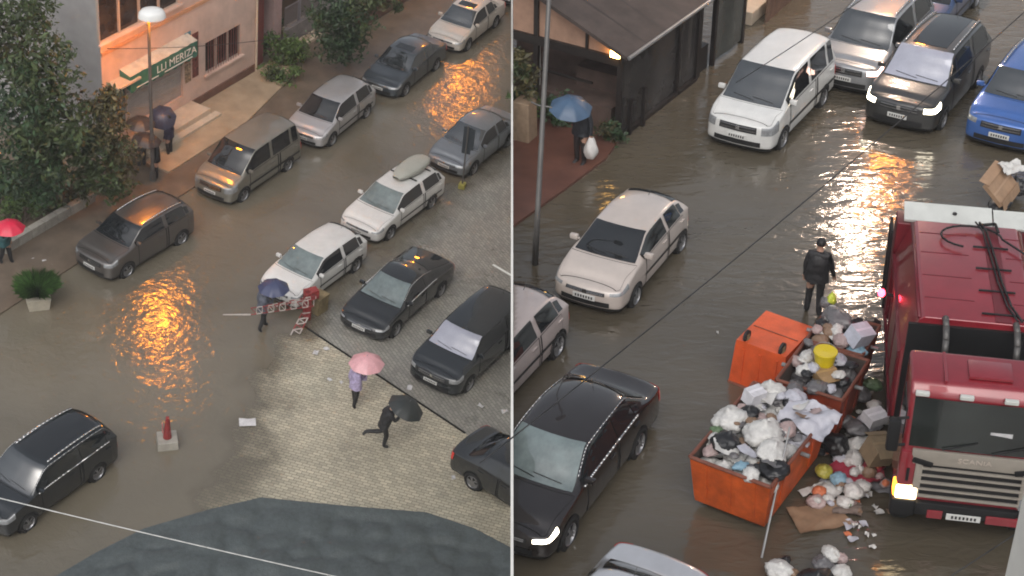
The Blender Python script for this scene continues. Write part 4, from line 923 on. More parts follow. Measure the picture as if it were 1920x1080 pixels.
# line paint
a = MB(); l0, l1 = LA(924, 496), LA(975, 526); d_ = (l1-l0).normalized(); n_ = V((-d_.y, d_.x, 0))*.05; a.add([l0-n_+V((0, 0, .004)), l1-n_+V((0, 0, .004)), l1+n_+V((0, 0, .004)), l0+n_+V((0, 0, .004))], [(0, 1, 2, 3)])
o = a.build('painted_line', M['letter'], fix=False); o.matrix_world = FR[0]; clip_plane_x0(o, 0, True); o['kind'] = 'structure'
M['paper'] = mat('wet_paper', (.60, .59, .60), .6, 0, .15, 6); M['lilac'] = mat('lilac_print', (.35, .30, .45), .6, 0, .2)
def paper_mesh(s, rg, mi=0, n=4):
    mb = MB(); ph_ = [rg.uniform(0, 6) for _ in range(4)]
    mb.grid(lambda u, v: ((u-.5)*s, (v-.5)*s*.7, .035+.03*math.sin(u*5+ph_[0])*math.sin(v*4+ph_[1])), n, n)
    mb.grid(lambda u, v: ((u-.5)*s, (v-.5)*s*.7, .030+.03*math.sin(u*5+ph_[0])*math.sin(v*4+ph_[1])), n, n); return mb
def litter(label, half, px, py, s, m, rz, group=None, cat='litter', name='paper_sheet', z=0):
    mb = paper_mesh(s, random.Random(int(px))); o = mb.build(name, m, None, True); place(o, half, at(px, py, half, z), rz); return tag(o, label, cat, group)
litter('white printed sheet lying alone at the flood edge', 0, 464, 793, .5, M['paper'], R(10))
for (x, y, s_) in ((850, 897, .22), (901, 762, .25), (946, 772, .28), (618, 713, .2), (768, 728, .3), (640, 718, .18), (592, 662, .3), (612, 655, .25)):
    litter('small white scrap of litter on the wet paving', 0, x, y, s_*.75, M['paper'], x, 'white scraps on the paving')
litter('torn white plastic sheet on the pavement behind the planter', 0, 72, 490, .5, M['paper'], .5); litter('white wrapper on the kerb behind the grass planter', 0, 96, 503, .3, M['paper'], 1.5)
# dimpled dark roof below the camera
rz0 = 4.2
rp = [LA(x, y, rz0) for x, y in ((60, 1100), (180, 1030), (270, 985), (390, 950), (490, 927), (640, 942), (800, 955), (890, 985), (957, 1020), (985, 1130), (990, 1320), (-80, 1320), (0, 1140))]
rc = sum(rp, Vector())/len(rp)
rf_ = thing('tarpaulin_roof', 'dark green grey dimpled roof covering at the foot of the view', 'roof', 0, (rc.x, rc.y, 0))
bm = bmesh.new(); fv = [bm.verts.new((p_.x-rc.x, p_.y-rc.y, rz0)) for p_ in rp]; bm.faces.new(fv)
x0 = min(v.co.x for v in bm.verts); x1 = max(v.co.x for v in bm.verts); y0 = min(v.co.y for v in bm.verts); y1 = max(v.co.y for v in bm.verts)
for ax, lo, hi in ((0, x0, x1), (1, y0, y1)):
    k = lo+.085
    while k < hi:
        co = [0, 0, 0]; co[ax] = k; no = [0, 0, 0]; no[ax] = 1
        bmesh.ops.bisect_plane(bm, geom=bm.verts[:]+bm.edges[:]+bm.faces[:], plane_co=co, plane_no=no); k += .085
bmesh.ops.triangulate(bm, faces=[f for f in bm.faces if len(f.verts) > 4])
cells = [(noise.random()*0, 0)]
rg = random.Random(9); pts_ = []
yy = y0
while yy < y1+1:
    xx = x0
    while xx < x1+1: pts_.append((xx+rg.uniform(-.26, .26), yy+rg.uniform(-.26, .26), rg.uniform(.6, 1.2))); xx += .85
    yy += .80
for v in bm.verts:
    ds = sorted((math.hypot(v.co.x-cx_, (v.co.y-cy_)), k) for (cx_, cy_, k) in pts_ if abs(v.co.x-cx_) < 2 and abs(v.co.y-cy_) < 2)[:2]
    g_ = min(1, (ds[1][0]-ds[0][0])/.8) if len(ds) > 1 else 1; z = -.11*(.5-.5*math.cos(PI*(1-g_)))*ds[0][1]-.06*ds[0][1] if ds else 0
    ed_ = min(seg_dist(Vector((v.co.x+rc.x, v.co.y+rc.y, 0)), Vector((a_.x, a_.y, 0)), Vector((b_.x, b_.y, 0))) for a_, b_ in zip(rp, rp[1:]+rp[:1])); k_ = min(1, ed_/.45); k_ = k_*k_*(3-2*k_)
    v.co.z += -.10*(1-k_)+k_*(z)+k_*.05*noise.noise(Vector((v.co.x*.8, v.co.y*.8, 3)))
for f in bm.faces: f.smooth = True
me = bpy.data.meshes.new('roof_sheet'); bm.normal_update(); bm.to_mesh(me); bm.free(); M['tarp'] = mat('green_grey_tarpaulin', (.070, .083, .085), .55, 0, .2, 9, .55, 24); me.materials.append(M['tarp'])
if me.polygons[0].normal.z < 0: me.flip_normals()
o = bpy.data.objects.new('roof_sheet', me); COL.objects.link(o); o.parent = rf_
a = MB()
for p_, q_ in zip(rp, rp[1:]+rp[:1]): a.add([(p_.x-rc.x, p_.y-rc.y, rz0-.10), (q_.x-rc.x, q_.y-rc.y, rz0-.10), (q_.x-rc.x, q_.y-rc.y, rz0-.22), (p_.x-rc.x, p_.y-rc.y, rz0-.22)], [(0, 1, 2, 3)])
a.build('roof_edge', M['tarp'], rf_, fix=False)
a = MB()
for p_ in rp[2:9:2]: q_ = (p_-rc)*.9; a.tube((q_.x, q_.y, 0), (q_.x, q_.y, rz0-.75), .07)
a.build('support_post', M['darksteel'], rf_)
# cables
def cable(label, pts, r, m, half, sag=.0, name='cable'):
    mb = MB(); n = 24; A, B_ = Vector(pts[0]), Vector(pts[1]); mb.path([A.lerp(B_, i/n)-Vector((0, 0, sag*4*(i/n)*(1-i/n))) for i in range(n+1)], r, 6)
    o = mb.build(name, m, None, True); o.matrix_world = FR[half]; return tag(o, label, 'cable')
cable('pale cable strung low across the bottom left corner', (LA(-90, 912, 8), LA(720, 1101, 6.5)), .012, M['wire_pale'], 0, .05)
cable('thin dark cable sagging from the shop facade towards the lamp pole', (C0+ua*.3+na*.02+V((0, 0, 4.6)), LA(600, 60, 4.0)), .012, M['wire'], 0, .2)
cable('long dark cable crossing above the upper street', (RA(2050, -95, 6.5), RA(900, 868, 5.0)), .011, M['wire'], 1, .22)
cable('dark cable passing above the white people carrier', (RA(1700, -60, 5.5), RA(1380, 155, 3.2)), .010, M['wire'], 1, .05)
cable('dark cable low at the bottom right before the truck', (RA(1760, 1095, 3), RA(1960, 965, 3)), .010, M['wire'], 1, .0)
# ------------------------------------------------------------------ upper street: pavilion, terrace, lamp post
K0 = RA(1158, 262); kd = RA(1345, 117)-K0; KA = math.atan2(kd.y, kd.x)
kz = lambda px, py: onplane(px, py, 1, K0, KA)
print('pavilion', math.degrees(KA), [kz(*q) for q in ((1165, 85), (1262, 18), (1350, 5), (1305, 60))])
M['pav_roof'] = mat('brown_grey_roof_felt', (.055, .041, .036), .7, 0, .35, 1.2, .2, 10)
M['pav_dark'] = mat('dark_frame_paint', (.016, .012, .011), .5, 0, .2)
M['pav_glass'] = mat('grey_plastic_curtain', (.05, .045, .043), .22, 0, .3, .8, .15, 3)
M['pav_glass2'] = mat('green_grey_plastic_curtain', (.055, .062, .058), .22, 0, .3, .8, .15, 3)
M['peach'] = mat('peach_panel', (.33, .20, .14), .7, 0, .15)
M['amber'] = mat('amber_lamp', (1, .7, .3), .4, 0, 0, emit=(1, .52, .12), es=26)
pv = thing('pavilion', 'dark glazed pavilion with sloping brown roof and an amber lamp at its corner', 'pavilion', 1, K0, KA)
# local x along the street, y away from it (image left-up)
sl = .40; zc = 2.45
a = MB(); a.add([(-.35, -.35, zc-.10), (5.2, -.35, zc-.10), (5.2, 4.6, zc-.10+sl*4.95), (-.35, 4.6, zc-.10+sl*4.95), (-.35, -.35, zc), (5.2, -.35, zc), (5.2, 4.6, zc+sl*4.95), (-.35, 4.6, zc+sl*4.95)],
                [(3, 2, 1, 0), (4, 5, 6, 7), (0, 1, 5, 4), (1, 2, 6, 5), (2, 3, 7, 6), (3, 0, 4, 7)]); rfp = a.build('roof', M['pav_roof'], pv)
a = MB()
for i in range(1, 6): a.add([(-.35+i*.95, -.33, zc+.012), (-.30+i*.95, -.33, zc+.012), (-.30+i*.95, 4.58, zc+.012+sl*4.9), (-.35+i*.95, 4.58, zc+.012+sl*4.9)], [(0, 1, 2, 3)])
a.build('roof_seams', M['pav_dark'], rfp, fix=False)
a = MB(); a.tube((-.33, -.40, zc-.03), (5.2, -.40, zc-.03), .05, n=8); a.build('gutter', M['steel'], pv)
for x, y in ((0, 0), (3.05, 0), (4.15, 0), (0, 2.4)):
    a = MB(); a.box((x, y, (zc-.12+y*sl)/2), (.12, .12, zc-.12+y*sl)); a.build('post', M['pav_dark'], pv)
for x0_, x1_, mm in ((.08, 2.97, 'pav_glass'), (3.13, 4.07, 'pav_glass')):
    a = MB(); a.grid(lambda u, v: (x0_+(x1_-x0_)*u, .02*math.sin(u*9)*math.sin(v*3), .12+(zc-.3)*v), 20, 6); a.build('glazed_panel', M[mm], pv, True)
a = MB(); a.box((1.5, 0, .05), (3.0, .16, .1)); a.box((3.6, 0, .05), (1.0, .16, .1)); a.build('sill_beam', M['pav_dark'], pv)
a = MB(); a.box((2.0, 0, zc-.17), (4.2, .10, .12)); a.build('eave_beam', M['pav_dark'], pv)
zb_ = 2.12; a = MB(); a.box((0, 2.0, zb_), (.16, 4.0, .22)); a.build('gable_beam', M['pav_dark'], pv)
a = MB(); a.add([(.02, .06, zb_+.11), (.02, 4.0, zb_+.11), (.02, 4.0, zc-.12+sl*4.3), (.02, .06, zc-.12+sl*.35)], [(0, 1, 2, 3)]); a.build('gable_panel', M['peach'], pv, fix=False)
a = MB(); a.box((.0, .95, zb_+.36), (.07, .07, .52)); a.build('gable_strut', M['pav_dark'], pv)
a = MB(); a.box((-.10, .10, zb_+.20), (.10, .26, .17), bev=.03); a.build('corner_lamp', M['amber'], pv)
a = MB(); a.box((1.6, 2.0, 1.2), (.1, 4.0, 2.4)); a.box((.8, 2.0, .35), (1.3, 3.4, .7)); a.box((1.2, 1.2, .95), (.5, 1.2, .5)); a.build('inner_wall', mat('brown_inner_wall', (.085, .055, .045), .8, 0, .3, 2), pv)
a = MB(); a.box((.05, 2.4, 1.32), (.05, 3.2, .06)); a.build('rail', M['pav_dark'], pv)
cut_at_wall(pv)
pv2 = thing('pavilion', 'second dark glazed bay beyond the sloping roof with red stored goods', 'pavilion', 1, K0+kd.normalized()*4.2, KA)
a = MB(); a.box((2.0, .6, 2.75), (2.7, 1.4, .14)); a.build('roof', M['pav_roof'], pv2)
for x in (.15, 1.05, 2.85): a = MB(); a.box((x, .05, 1.34), (.12, .12, 2.68)); a.build('post', M['pav_dark'], pv2)
a = MB(); a.grid(lambda u, v: (1.12+1.66*u, .02*math.sin(u*8), .12+2.5*v), 12, 4); a.build('glazed_panel', M['pav_glass2'], pv2, True)
a = MB(); a.box((.6, .9, .9), (.8, .6, 1.8)); a.box((.55, .3, .35), (.6, .4, .7)); a.build('cupboard', M['pav_dark'], pv2)
a = MB(); a.box((.55, .7, 2.05), (.7, .5, .4), .2); a.build('red_bundle', mat('faded_red_cloth', (.20, .09, .075), .8, 0, .5, 5), pv2)
tr = [RA(*q) for q in ((900, 300), (930, 215), (1060, 232), (1160, 268), (1136, 300), (1062, 356), (955, 432), (880, 470))]
a = MB(); a.prism([(q.x, q.y) for q in tr], -.05, .07); o = a.build('terrace', mat('red_brown_paving', (.125, .055, .04), .5, 0, .2, 1.5, .2, 10)); o['kind'] = 'structure'; clip_plane_x0(o, 1, False)
for i, (px, py, hh, lab) in enumerate(((1180, 252, .95, 'short black post nearest the pavilion corner lamp'), (1205, 236, 1.05, 'short black post second from the pavilion corner'))):
    q = RA(px, py); t = thing('bollard', lab, 'post', 1, q, KA, 'short black posts by the pavilion'); a = MB(); a.box((0, 0, hh/2), (.09, .09, hh), bev=.01); a.box((0, 0, hh+.02), (.11, .11, .04)); a.build('post', M['pav_dark'], t)
# leaning lamp post
q = RA(1003, 495); z1 = zfor(q, 5, 1); tp = RA(1029, 5, z1); t = thing('lamp_post', 'tall grey lamp post leaning slightly beside the dividing wall', 'lamp post', 1, q)
d_ = tp-q; e_ = d_*1.25
a = MB(); a.tube((0, 0, 0), d_*.25, .075, .06, 10); a.tube(d_*.25, e_, .06, .045, 10); a.build('pole', M['pole_'], t, True)
a = MB(); a.lathe([(.001, .2), (.3, .12), (.36, 0), (.3, -.03), (.001, -.03)], 18, Matrix.Translation(e_)); a.build('lamp_head', M['lampshade'], t, True)
a = MB(); c = d_*.63; a.path([c+V((-.25, 0, .08)), c+V((-.1, 0, 0)), c+V((.18, -.03, -.03))], .02); a.build('cable_bracket', M['pole_'], t)
# white frame and beige planter against the wall
q = RA(1009, 205); t = thing('shelter', 'white metal frame with a grey blue cover beside the dividing wall', 'shelter', 1, q, R(62))
zt2 = zfor(q, 8, 1); a = MB(); a.tube((0, 0, 0), (0, 0, zt2), .05); a.tube((0, 0, zt2), (.2, 1.6, zt2+.2), .05); a.build('frame', M['white'], t)
a = MB(); a.box((.6, .7, zt2+.25), (1.4, 1.5, .06)); a.build('cover', mat('grey_blue_cover', (.10, .13, .16), .4, 0, .2), t); cut_at_wall(t)
q = RA(983, 262); t = thing('planter', 'tall beige ribbed planter with yellowish leaves by the dividing wall', 'planter', 1, q, R(62))
a = MB(); a.box((0, 0, .55), (.5, .5, 1.1), top=(.9, .9), bev=.03); a.build('pot', mat('beige_planter', (.30, .22, .15), .8, 0, .2, 6), t)
rg = random.Random(21); crown([((0, 0, 1.5), .35, 1), ((.1, .1, 1.9), .3, 0), ((-.05, 0, 2.2), .2, 1)], 500, .09, rg).build('foliage', lv, t, fix=False); cut_at_wall(t)
bush('dark shrub on the terrace behind the blue umbrella', 1045, 240, .55, 2, 31, 1.1, 700, .06, 1)
bush('pale grey green shrub at the foot of the pavilion corner post', 1136, 268, .42, 1, 32, 1.3, 700, .055, 1)
bush('dark green climbing shrub against the dividing wall on the terrace', 1012, 225, .5, 2, 33, 1.9, 800, .06, 1)
q = RA(1432, 46); t = thing('fence', 'brown board fence at the top of the upper street', 'fence', 1, q, R(60)); a = MB()
for i in range(12): a.box((.25+i*.32, 0, .6), (.3, .04, 1.2+.03*(i % 3)))
a.build('boards', mat('brown_fence_board', (.13, .075, .05), .8, 0, .3, 3), t)
q = RA(1418, 34); t = thing('step', 'pale stone block step beside the brown board fence', 'step', 1, q, R(60)); a = MB(); a.box((0, .3, .2), (1.2, .8, .4), bev=.03); a.box((.1, .7, .5), (1.0, .5, .25), bev=.03); a.build('blocks', M['step'], t)
# pale corner of the building the view is taken from
t = thing('building_corner', 'pale rendered building corner rising past the lower right of the view', 'building', 1, V((5.02, 12.0, 0)), 0)
a = MB(); a.box((.45, -.5, 8.0), (.9, 1.0, 16.0)); a.build('wall', M['white'], t)
a = MB(); a.box((.45, -.5, 16.1), (1.0, 1.1, .2)); a.build('coping', M['concrete'], t)
# street lamps beyond the view whose light lies on the water
lamp('street lamp with pinkish white light beyond the silver SUV', 1, lamp_for_reflection(1602, 455, 1, 9.0), 9.0, R(200), M['ledlamp'], 0, .34)
lamp('orange street lamp beyond the dark grey SUV', 1, lamp_for_reflection(1655, 318, 1, 8.4), 8.4, R(200), mat('orange_bulb', (1, .5, .2), .5, 0, 0, emit=(1, .30, .03), es=150), 0, .24)

# ------------------------------------------------------------------ dumpsters
M['orange'] = mat('orange_bin_paint', (.50, .085, .014), .5, 0, .32, 2.6, .15, 12); M['orange2'] = mat('bright_orange_bin_paint', (.60, .088, .022), .45, 0, .22, 2.4, .12, 12); M['brick'] = mat('rusty_red_bin_paint', (.26, .045, .02), .55, 0, .25, 3); M['rim_'] = mat('dull_bin_rim', (.20, .07, .045), .5, .2, .25); M['inside'] = mat('grimy_bin_inside', (.07, .05, .042), .8, 0, .3, 3)
def dumpster(label, c, deg, L_, W_, H_, m_, taper=.86, flip=False, wheels=True, group='orange dumpsters', name='dumpster'):
    t = thing(name, label, 'dumpster', 1, c, R(deg), group); tw = .035
    def ring(z, k, ins=0.): x = L_/2*k-ins; y = W_/2*k-ins; return [(-x, -y, z), (x, -y, z), (x, y, z), (-x, y, z)]
    a = MB(); z0 = .16; r0 = ring(z0, taper); r1 = ring(z0+.12, taper+.02); r2 = ring(H_, 1); r3 = ring(H_, 1, tw)
    r4 = ring(z0+.15, taper, tw)
    vs = r0+r1+r2; fs = [(3, 2, 1, 0)]+[(k+o_, (k+1) % 4+o_, (k+1) % 4+o_+4, k+o_+4) for o_ in (0, 4) for k in range(4)]
    a.add(vs, fs); sh1 = a.build('shell', m_, t, fix=False)
    a = MB(); a.add(r3+r4, [(k, k+4, (k+1) % 4+4, (k+1) % 4) for k in range(4)]+[(4, 5, 6, 7)]); a.build('inside', M['inside'], t, fix=False)
    a = MB()
    for p_, q_ in zip(r2, r2[1:]+r2[:1]): a.tube(p_, q_, .035, n=8)
    a.build('rim', M['rim_'], t)
    a = MB()
    for sx in (-1, 1):
        for k in range(3): a = MB(); y = (k-1)*W_*.3; a.box((sx*(L_/2*(1+taper)/2+.012), y, (z0+H_)/2+.05), (.03, .05, (H_-z0)*.8), mtx=Matrix.Rotation(-sx*math.atan2(L_/2*(1-taper), H_), 4, 'Y').inverted()); a.build('rib', m_, sh1)
    for sy in (-1, 1):
        for k in range(2): a = MB(); x = (k-.5)*L_*.5; a.box((x, sy*(W_/2*(1+taper)/2+.012), (z0+H_)/2+.05), (.06, .03, (H_-z0)*.8), mtx=Matrix.Rotation(-sy*math.atan2(W_/2*(1-taper), H_), 4, 'X')); a.build('rib', m_, sh1)
    for sy in (-1, 1):
        a = MB(); a.tube((0, sy*(W_/2+.0), H_-.14), (0, sy*(W_/2+.16), H_-.14), .04, n=8); a.build('trunnion', M['steel'], t)
    if wheels:
        for sx in ((-1, 1) if not flip else (-1,)):
            for sy in (-1, 1):
                x, y = sx*L_/2*taper*.78, sy*W_/2*taper*.72
                wm = MB(); wm.lathe([(.001, -.03), (.09, -.03), (.125, -.025), (.125, .025), (.09, .03), (.001, .03)], 16, Matrix.Translation((x, y, .10)) @ Matrix.Rotation(PI/2, 4, 'X'))
                w_ = wm.build('castor', M['tyre'], t, True, R(40)); f_ = MB(); f_.box((x, y, .155), (.13, .10, .02)); f_.box((x, y, .10), (.10, .075, .10), bev=.01); f_.build('castor_fork', M['wood'], w_)
    if flip:
        t.matrix_world = t.matrix_world @ Matrix.Translation((0, 0, H_)) @ Matrix.Rotation(PI, 4, 'X')
        a = MB(); a.box((0, 0, z0-.005), (.02, W_*taper*.9, .012)); a.build('floor_seams', M['rim_'], t)
        for k in (-1,): 
            a = MB(); a.add([(-L_/2, -W_/2, H_), (L_/2, -W_/2, H_), (L_/2, W_/2, H_), (-L_/2, W_/2, H_)], [(0, 1, 2, 3)]); a.build('lid', m_, t, fix=False)
    return t
D1 = V((4.35, 21.86, 0)); dumpster('large open orange dumpster nearest the viewer, heaped with white bags', D1, 57.5, 2.55, 1.5, 1.18, M['orange'], .88)
D2 = V((5.72, 23.72, 0)); dumpster('smaller rusty red dumpster with a yellow tub on its load', D2, 60, 1.42, 1.26, 1.18, M['brick'], .86)
D3 = V((6.32, 24.98, 0)); dumpster('rearmost dumpster nearly buried under grey and black bags', D3, 62, 1.12, 1.1, 1.15, M['brick'], .86)
OB = V((5.08, 25.22, 0)); dumpster('bright orange dumpster turned upside down with two castors on top', OB, 55, 1.36, 1.16, 1.14, M['orange2'], .90, flip=True)

# ------------------------------------------------------------------ rubbish
def crumple(seed, knot=True, sq=.8):
    rg = random.Random(seed); bm = bmesh.new(); bmesh.ops.create_icosphere(bm, subdivisions=4, radius=1); o_ = Vector((rg.uniform(0, 50), rg.uniform(0, 50), rg.uniform(0, 50)))
    for v in bm.verts:
        n = v.co.normalized(); k = 1+.22*noise.noise(n*1.3+o_)+.16*abs(noise.noise(n*3.1+o_))-.20*abs(noise.noise(n*2.2+o_*1.7))**.7+.07*noise.noise(n*7+o_)
        v.co = n*k; v.co.z *= sq
        if knot and n.z > .9: v.co.z += (n.z-.9)*6*.5; v.co.x *= .55; v.co.y *= .55
        if v.co.z < -.45: v.co.z = -.45+(v.co.z+.45)*.25
    for f in bm.faces: f.smooth = True
    me = bpy.data.meshes.new('rubbish_bag'); bm.to_mesh(me); bm.free(); return me
BAG = [crumple(i, i % 2 == 0, .72+.07*(i % 4)) for i in range(7)]
BC = dict(white=(.54, .53, .51), black=(.016, .016, .018), grey=(.13, .125, .13), blue=(.20, .33, .42), pink=(.36, .27, .26), yellow=(.55, .47, .03), hivis=(.50, .58, .06), red=(.33, .03, .055), green=(.10, .16, .08), lav=(.42, .42, .47), brown=(.22, .14, .09), orange=(.55, .16, .07), olive=(.34, .31, .05))
for k, c in BC.items(): M['bag_'+k] = mat(k+'_plastic', c, .32 if k in ('black', 'grey') else .45, 0, .14, 5, .3, 7)
BV = {}
def bag(label, col, p, s, group=None, name='rubbish_bag', cat='rubbish bag', sz=(1, 1, 1), half=1):
    s *= .84; p = V((p.x, p.y, p.z-(.07 if p.z > .7 else .02))); k = (random.randrange(7), col)
    if k not in BV: me = BAG[k[0]].copy(); me.materials.append(M['bag_'+col]); BV[k] = me
    o = bpy.data.objects.new(name, BV[k]); COL.objects.link(o)
    o.matrix_world = FR[half] @ Matrix.Translation(p) @ Matrix.Rotation(random.uniform(0, 6.28), 4, 'Z') @ Matrix.Rotation(random.uniform(-.35, .35), 4, 'X') @ Matrix.Diagonal((s*sz[0]*random.uniform(.8, 1.3), s*sz[1]*random.uniform(.85, 1.1), s*sz[2]*random.uniform(.7, .95), 1))
    return tag(o, label, cat, group)
def carton(label, p, dims, rz, tilt=(0, 0), col=(.27, .19, .11), open_=True, name='cardboard_box', cat='box', group=None):
    t = thing(name, label, cat, 1, p, rz, group); t.matrix_world = t.matrix_world @ Matrix.Rotation(tilt[0], 4, 'X') @ Matrix.Rotation(tilt[1], 4, 'Y')
    m_ = mat('board_%02d' % int(col[0]*99), col, .8, 0, .16, 5)
    a = MB(); a.box((0, 0, 0), dims, bev=.006); bo = a.build('box', m_, t)
    if open_:
        for sy in (-1, 1):
            a = MB(); a.box((0, sy*(dims[1]/2+.045), dims[2]/2-.015), (dims[0]*.98, dims[1]*.4, .008), mtx=Matrix.Rotation(sy*-.5, 4, 'X')); a.build('flap', m_, t)
    a = MB(); a.box((0, 0, dims[2]/2+.003), (dims[0], .05, .004)); a.build('tape', mat('packing_tape', tuple(c*1.2 for c in col), .35, 0, .05), t); return t
g1 = 'bags heaped in the front dumpster'; g2 = 'bags in the middle dumpster'; g3 = 'bags on the rearmost dumpster'; g4 = 'rubbish spilled beside the truck'; g5 = 'rubbish at the bottom edge'
def inbin(c, deg, u, v, z): q = Matrix.Rotation(R(deg), 4, 'Z') @ Vector((u, v, 0)); return V((c.x+q.x, c.y+q.y, z))
# filler layers below, then the ones one can see
for i in range(7):
    for j in range(4):
        bag('white or grey rubbish bag packed in the heap of the front dumpster', random.choice(['white', 'white', 'white', 'grey', 'lav']), inbin(D1, 57.5, -.98+i*.33+random.uniform(-.06, .06), -.5+j*.34+random.uniform(-.06, .06), .98+.14*math.sin(PI*(j+.5)/4)+random.uniform(-.05, .06)), random.uniform(.20, .28), g1)
for i in range(3):
    for j in range(3):
        bag('grey or white rubbish bag packed in the middle dumpster', random.choice(['white', 'grey', 'grey', 'lav']), inbin(D2, 62, -.36+i*.36, -.36+j*.36, .98+random.uniform(-.04, .08)), random.uniform(.18, .25), g2)
        bag('dark rubbish bag packed on the rearmost dumpster', random.choice(['grey', 'black', 'brown', 'grey']), inbin(D3, 62, -.36+i*.36, -.36+j*.36, 1.0+random.uniform(-.04, .08)), random.uniform(.2, .27), g3)
for (px, py, z, c, s_, lab) in (
    (1362, 826, 1.32, 'black', .34, 'big black rubbish bag at the front of the orange dumpster heap'), (1406, 768, 1.38, 'black', .20, 'small black bag near the middle of the orange dumpster heap'),
    (1432, 806, 1.36, 'white', .40, 'largest white bag in the middle of the front dumpster'), (1368, 782, 1.30, 'white', .34, 'white bag bulging over the left rim of the front dumpster'),
    (1446, 728, 1.34, 'white', .32, 'white bag at the back corner of the front dumpster'), (1390, 868, 1.25, 'blue', .17, 'light blue bag low at the front of the front dumpster'),
    (1408, 884, 1.25, 'white', .18, 'small white bag beside the light blue bag'), (1452, 872, 1.26, 'black', .30, 'black bag against the near right corner of the front dumpster'),
    (1450, 842, 1.36, 'white', .32, 'white bag above the black bag at the near right corner'), (1476, 800, 1.33, 'pink', .24, 'pinkish crumpled bag right of the largest white bag'),
    (1335, 838, 1.24, 'pink', .19, 'pinkish bag in the far left front corner of the front dumpster'), (1346, 800, 1.26, 'green', .13, 'small green bag on the left rim of the front dumpster'),
    (1492, 742, 1.32, 'lav', .28, 'lavender grey bag near the back of the front dumpster')):
    bag(lab, c, RA(px, py, z), s_)
sheet_me = None
def crumpled_sheet(label, px, py, z, s, m_, rz, tilt=0., name='plastic_sheet', cat='sheet', amp=.10, seed=0, half=1):
    o_ = Vector((seed*3.1, 1.7, 0)); mb = MB(); mb.grid(lambda u, v: ((u-.5)*s, (v-.5)*s*.7, amp*noise.noise(Vector((u*3, v*3, 0))+o_)+amp*.5*noise.noise(Vector((u*8, v*8, 2))+o_)), 16, 12)
    mb.grid(lambda u, v: ((u-.5)*s, (v-.5)*s*.7, -.012+amp*noise.noise(Vector((u*3, v*3, 0))+o_)+amp*.5*noise.noise(Vector((u*8, v*8, 2))+o_)), 16, 12)
    o = mb.build(name, m_, None, True, fix=False); place(o, half, at(px, py, half, z), rz, tilt); return tag(o, label, cat)
crumpled_sheet('large white crumpled sheet draped over the right rim of the front dumpster', 1517, 782, 1.33, .95, M['bag_lav'], R(-40), .25, seed=1, amp=.16)
carton('white box standing on the back of the front dumpster heap', RA(1414, 742, 1.45), (.34, .26, .26), R(35), (.15, .1), (.58, .57, .60), False)
tb_ = thing('tub', 'yellow plastic tub on the load of the middle dumpster', 'tub', 1, RA(1545, 682, 1.28)); a = MB(); a.lathe([(.001, 0), (.17, 0), (.21, .26), (.225, .27), (.22, .29), (.19, .29), (.001, .27)], 24); a.build('tub_body', mat('yellow_plastic_tub', (.60, .46, .01), .4, 0, .1), tb_, True, R(40)); a = MB(); a.path([(.22*math.cos(x_), .22*math.sin(x_), .27+.06*math.sin(x_)) for x_ in [PI*i/12 for i in range(13)]], .006); a.build('handle', M['steel'], tb_)
carton('brown carton under the yellow tub', RA(1548, 702, 1.2), (.42, .34, .18), R(20), (.1, 0), (.30, .19, .09))
for (px, py, z, c, s_, lab) in ((1515, 664, 1.28, 'white', .20, 'white bag left of the yellow tub'), (1512, 690, 1.26, 'white', .19, 'white bag at the left rim of the middle dumpster'), (1532, 722, 1.22, 'grey', .25, 'grey bag at the near rim of the middle dumpster'), (1572, 668, 1.28, 'lav', .20, 'pale lavender bag right of the yellow tub'), (1497, 672, 1.22, 'pink', .15, 'pinkish bag at the far left corner of the middle dumpster'), (1568, 700, 1.22, 'grey', .18, 'grey bag by the right rim of the middle dumpster'),
    (1572, 592, 1.36, 'grey', .34, 'rounded grey bag topping the rearmost dumpster'), (1596, 604, 1.3, 'black', .30, 'black bag behind the pale carton on the rearmost dumpster'), (1606, 652, 1.2, 'blue', .20, 'bluish bag below the pale carton'), (1558, 616, 1.3, 'brown', .24, 'brown bag at the left of the rearmost dumpster'), (1578, 634, 1.32, 'pink', .22, 'dull pink bag beside the pale carton'), (1540, 634, 1.2, 'brown', .2, 'rust brown bag between the upturned bin and the middle dumpster'), (1634, 605, 1.1, 'black', .26, 'black bag hanging off the far end of the rearmost dumpster')):
    bag(lab, c, RA(px, py, z), s_)
carton('pale carton tilted on the rearmost dumpster', RA(1612, 628, 1.42), (.42, .34, .34), R(30), (.35, .2), (.50, .52, .60), False)
bag('yellow green hi vis bag held beside the standing worker', 'hivis', RA(1560, 556, 1.38), .17, None, sz=(.8, .7, 1.5)); bag('pale grey bag behind the hi vis bag', 'grey', RA(1550, 562, 1.30), .16, None, sz=(1, 1, 1.4)); bag('white bag under the hi vis bag', 'white', RA(1562, 578, 1.35), .16)
# pole and rods over the front dumpster
q = RA(1428, 1046); tp = RA(1481, 800, 1.75); t = thing('pole', 'thin grey metal pole leaning against the near corner of the front dumpster', 'pole', 1, q); a = MB(); a.tube((0, 0, 0), tp-q, .022, .018, 8); a.build('rod', M['steel'], t)
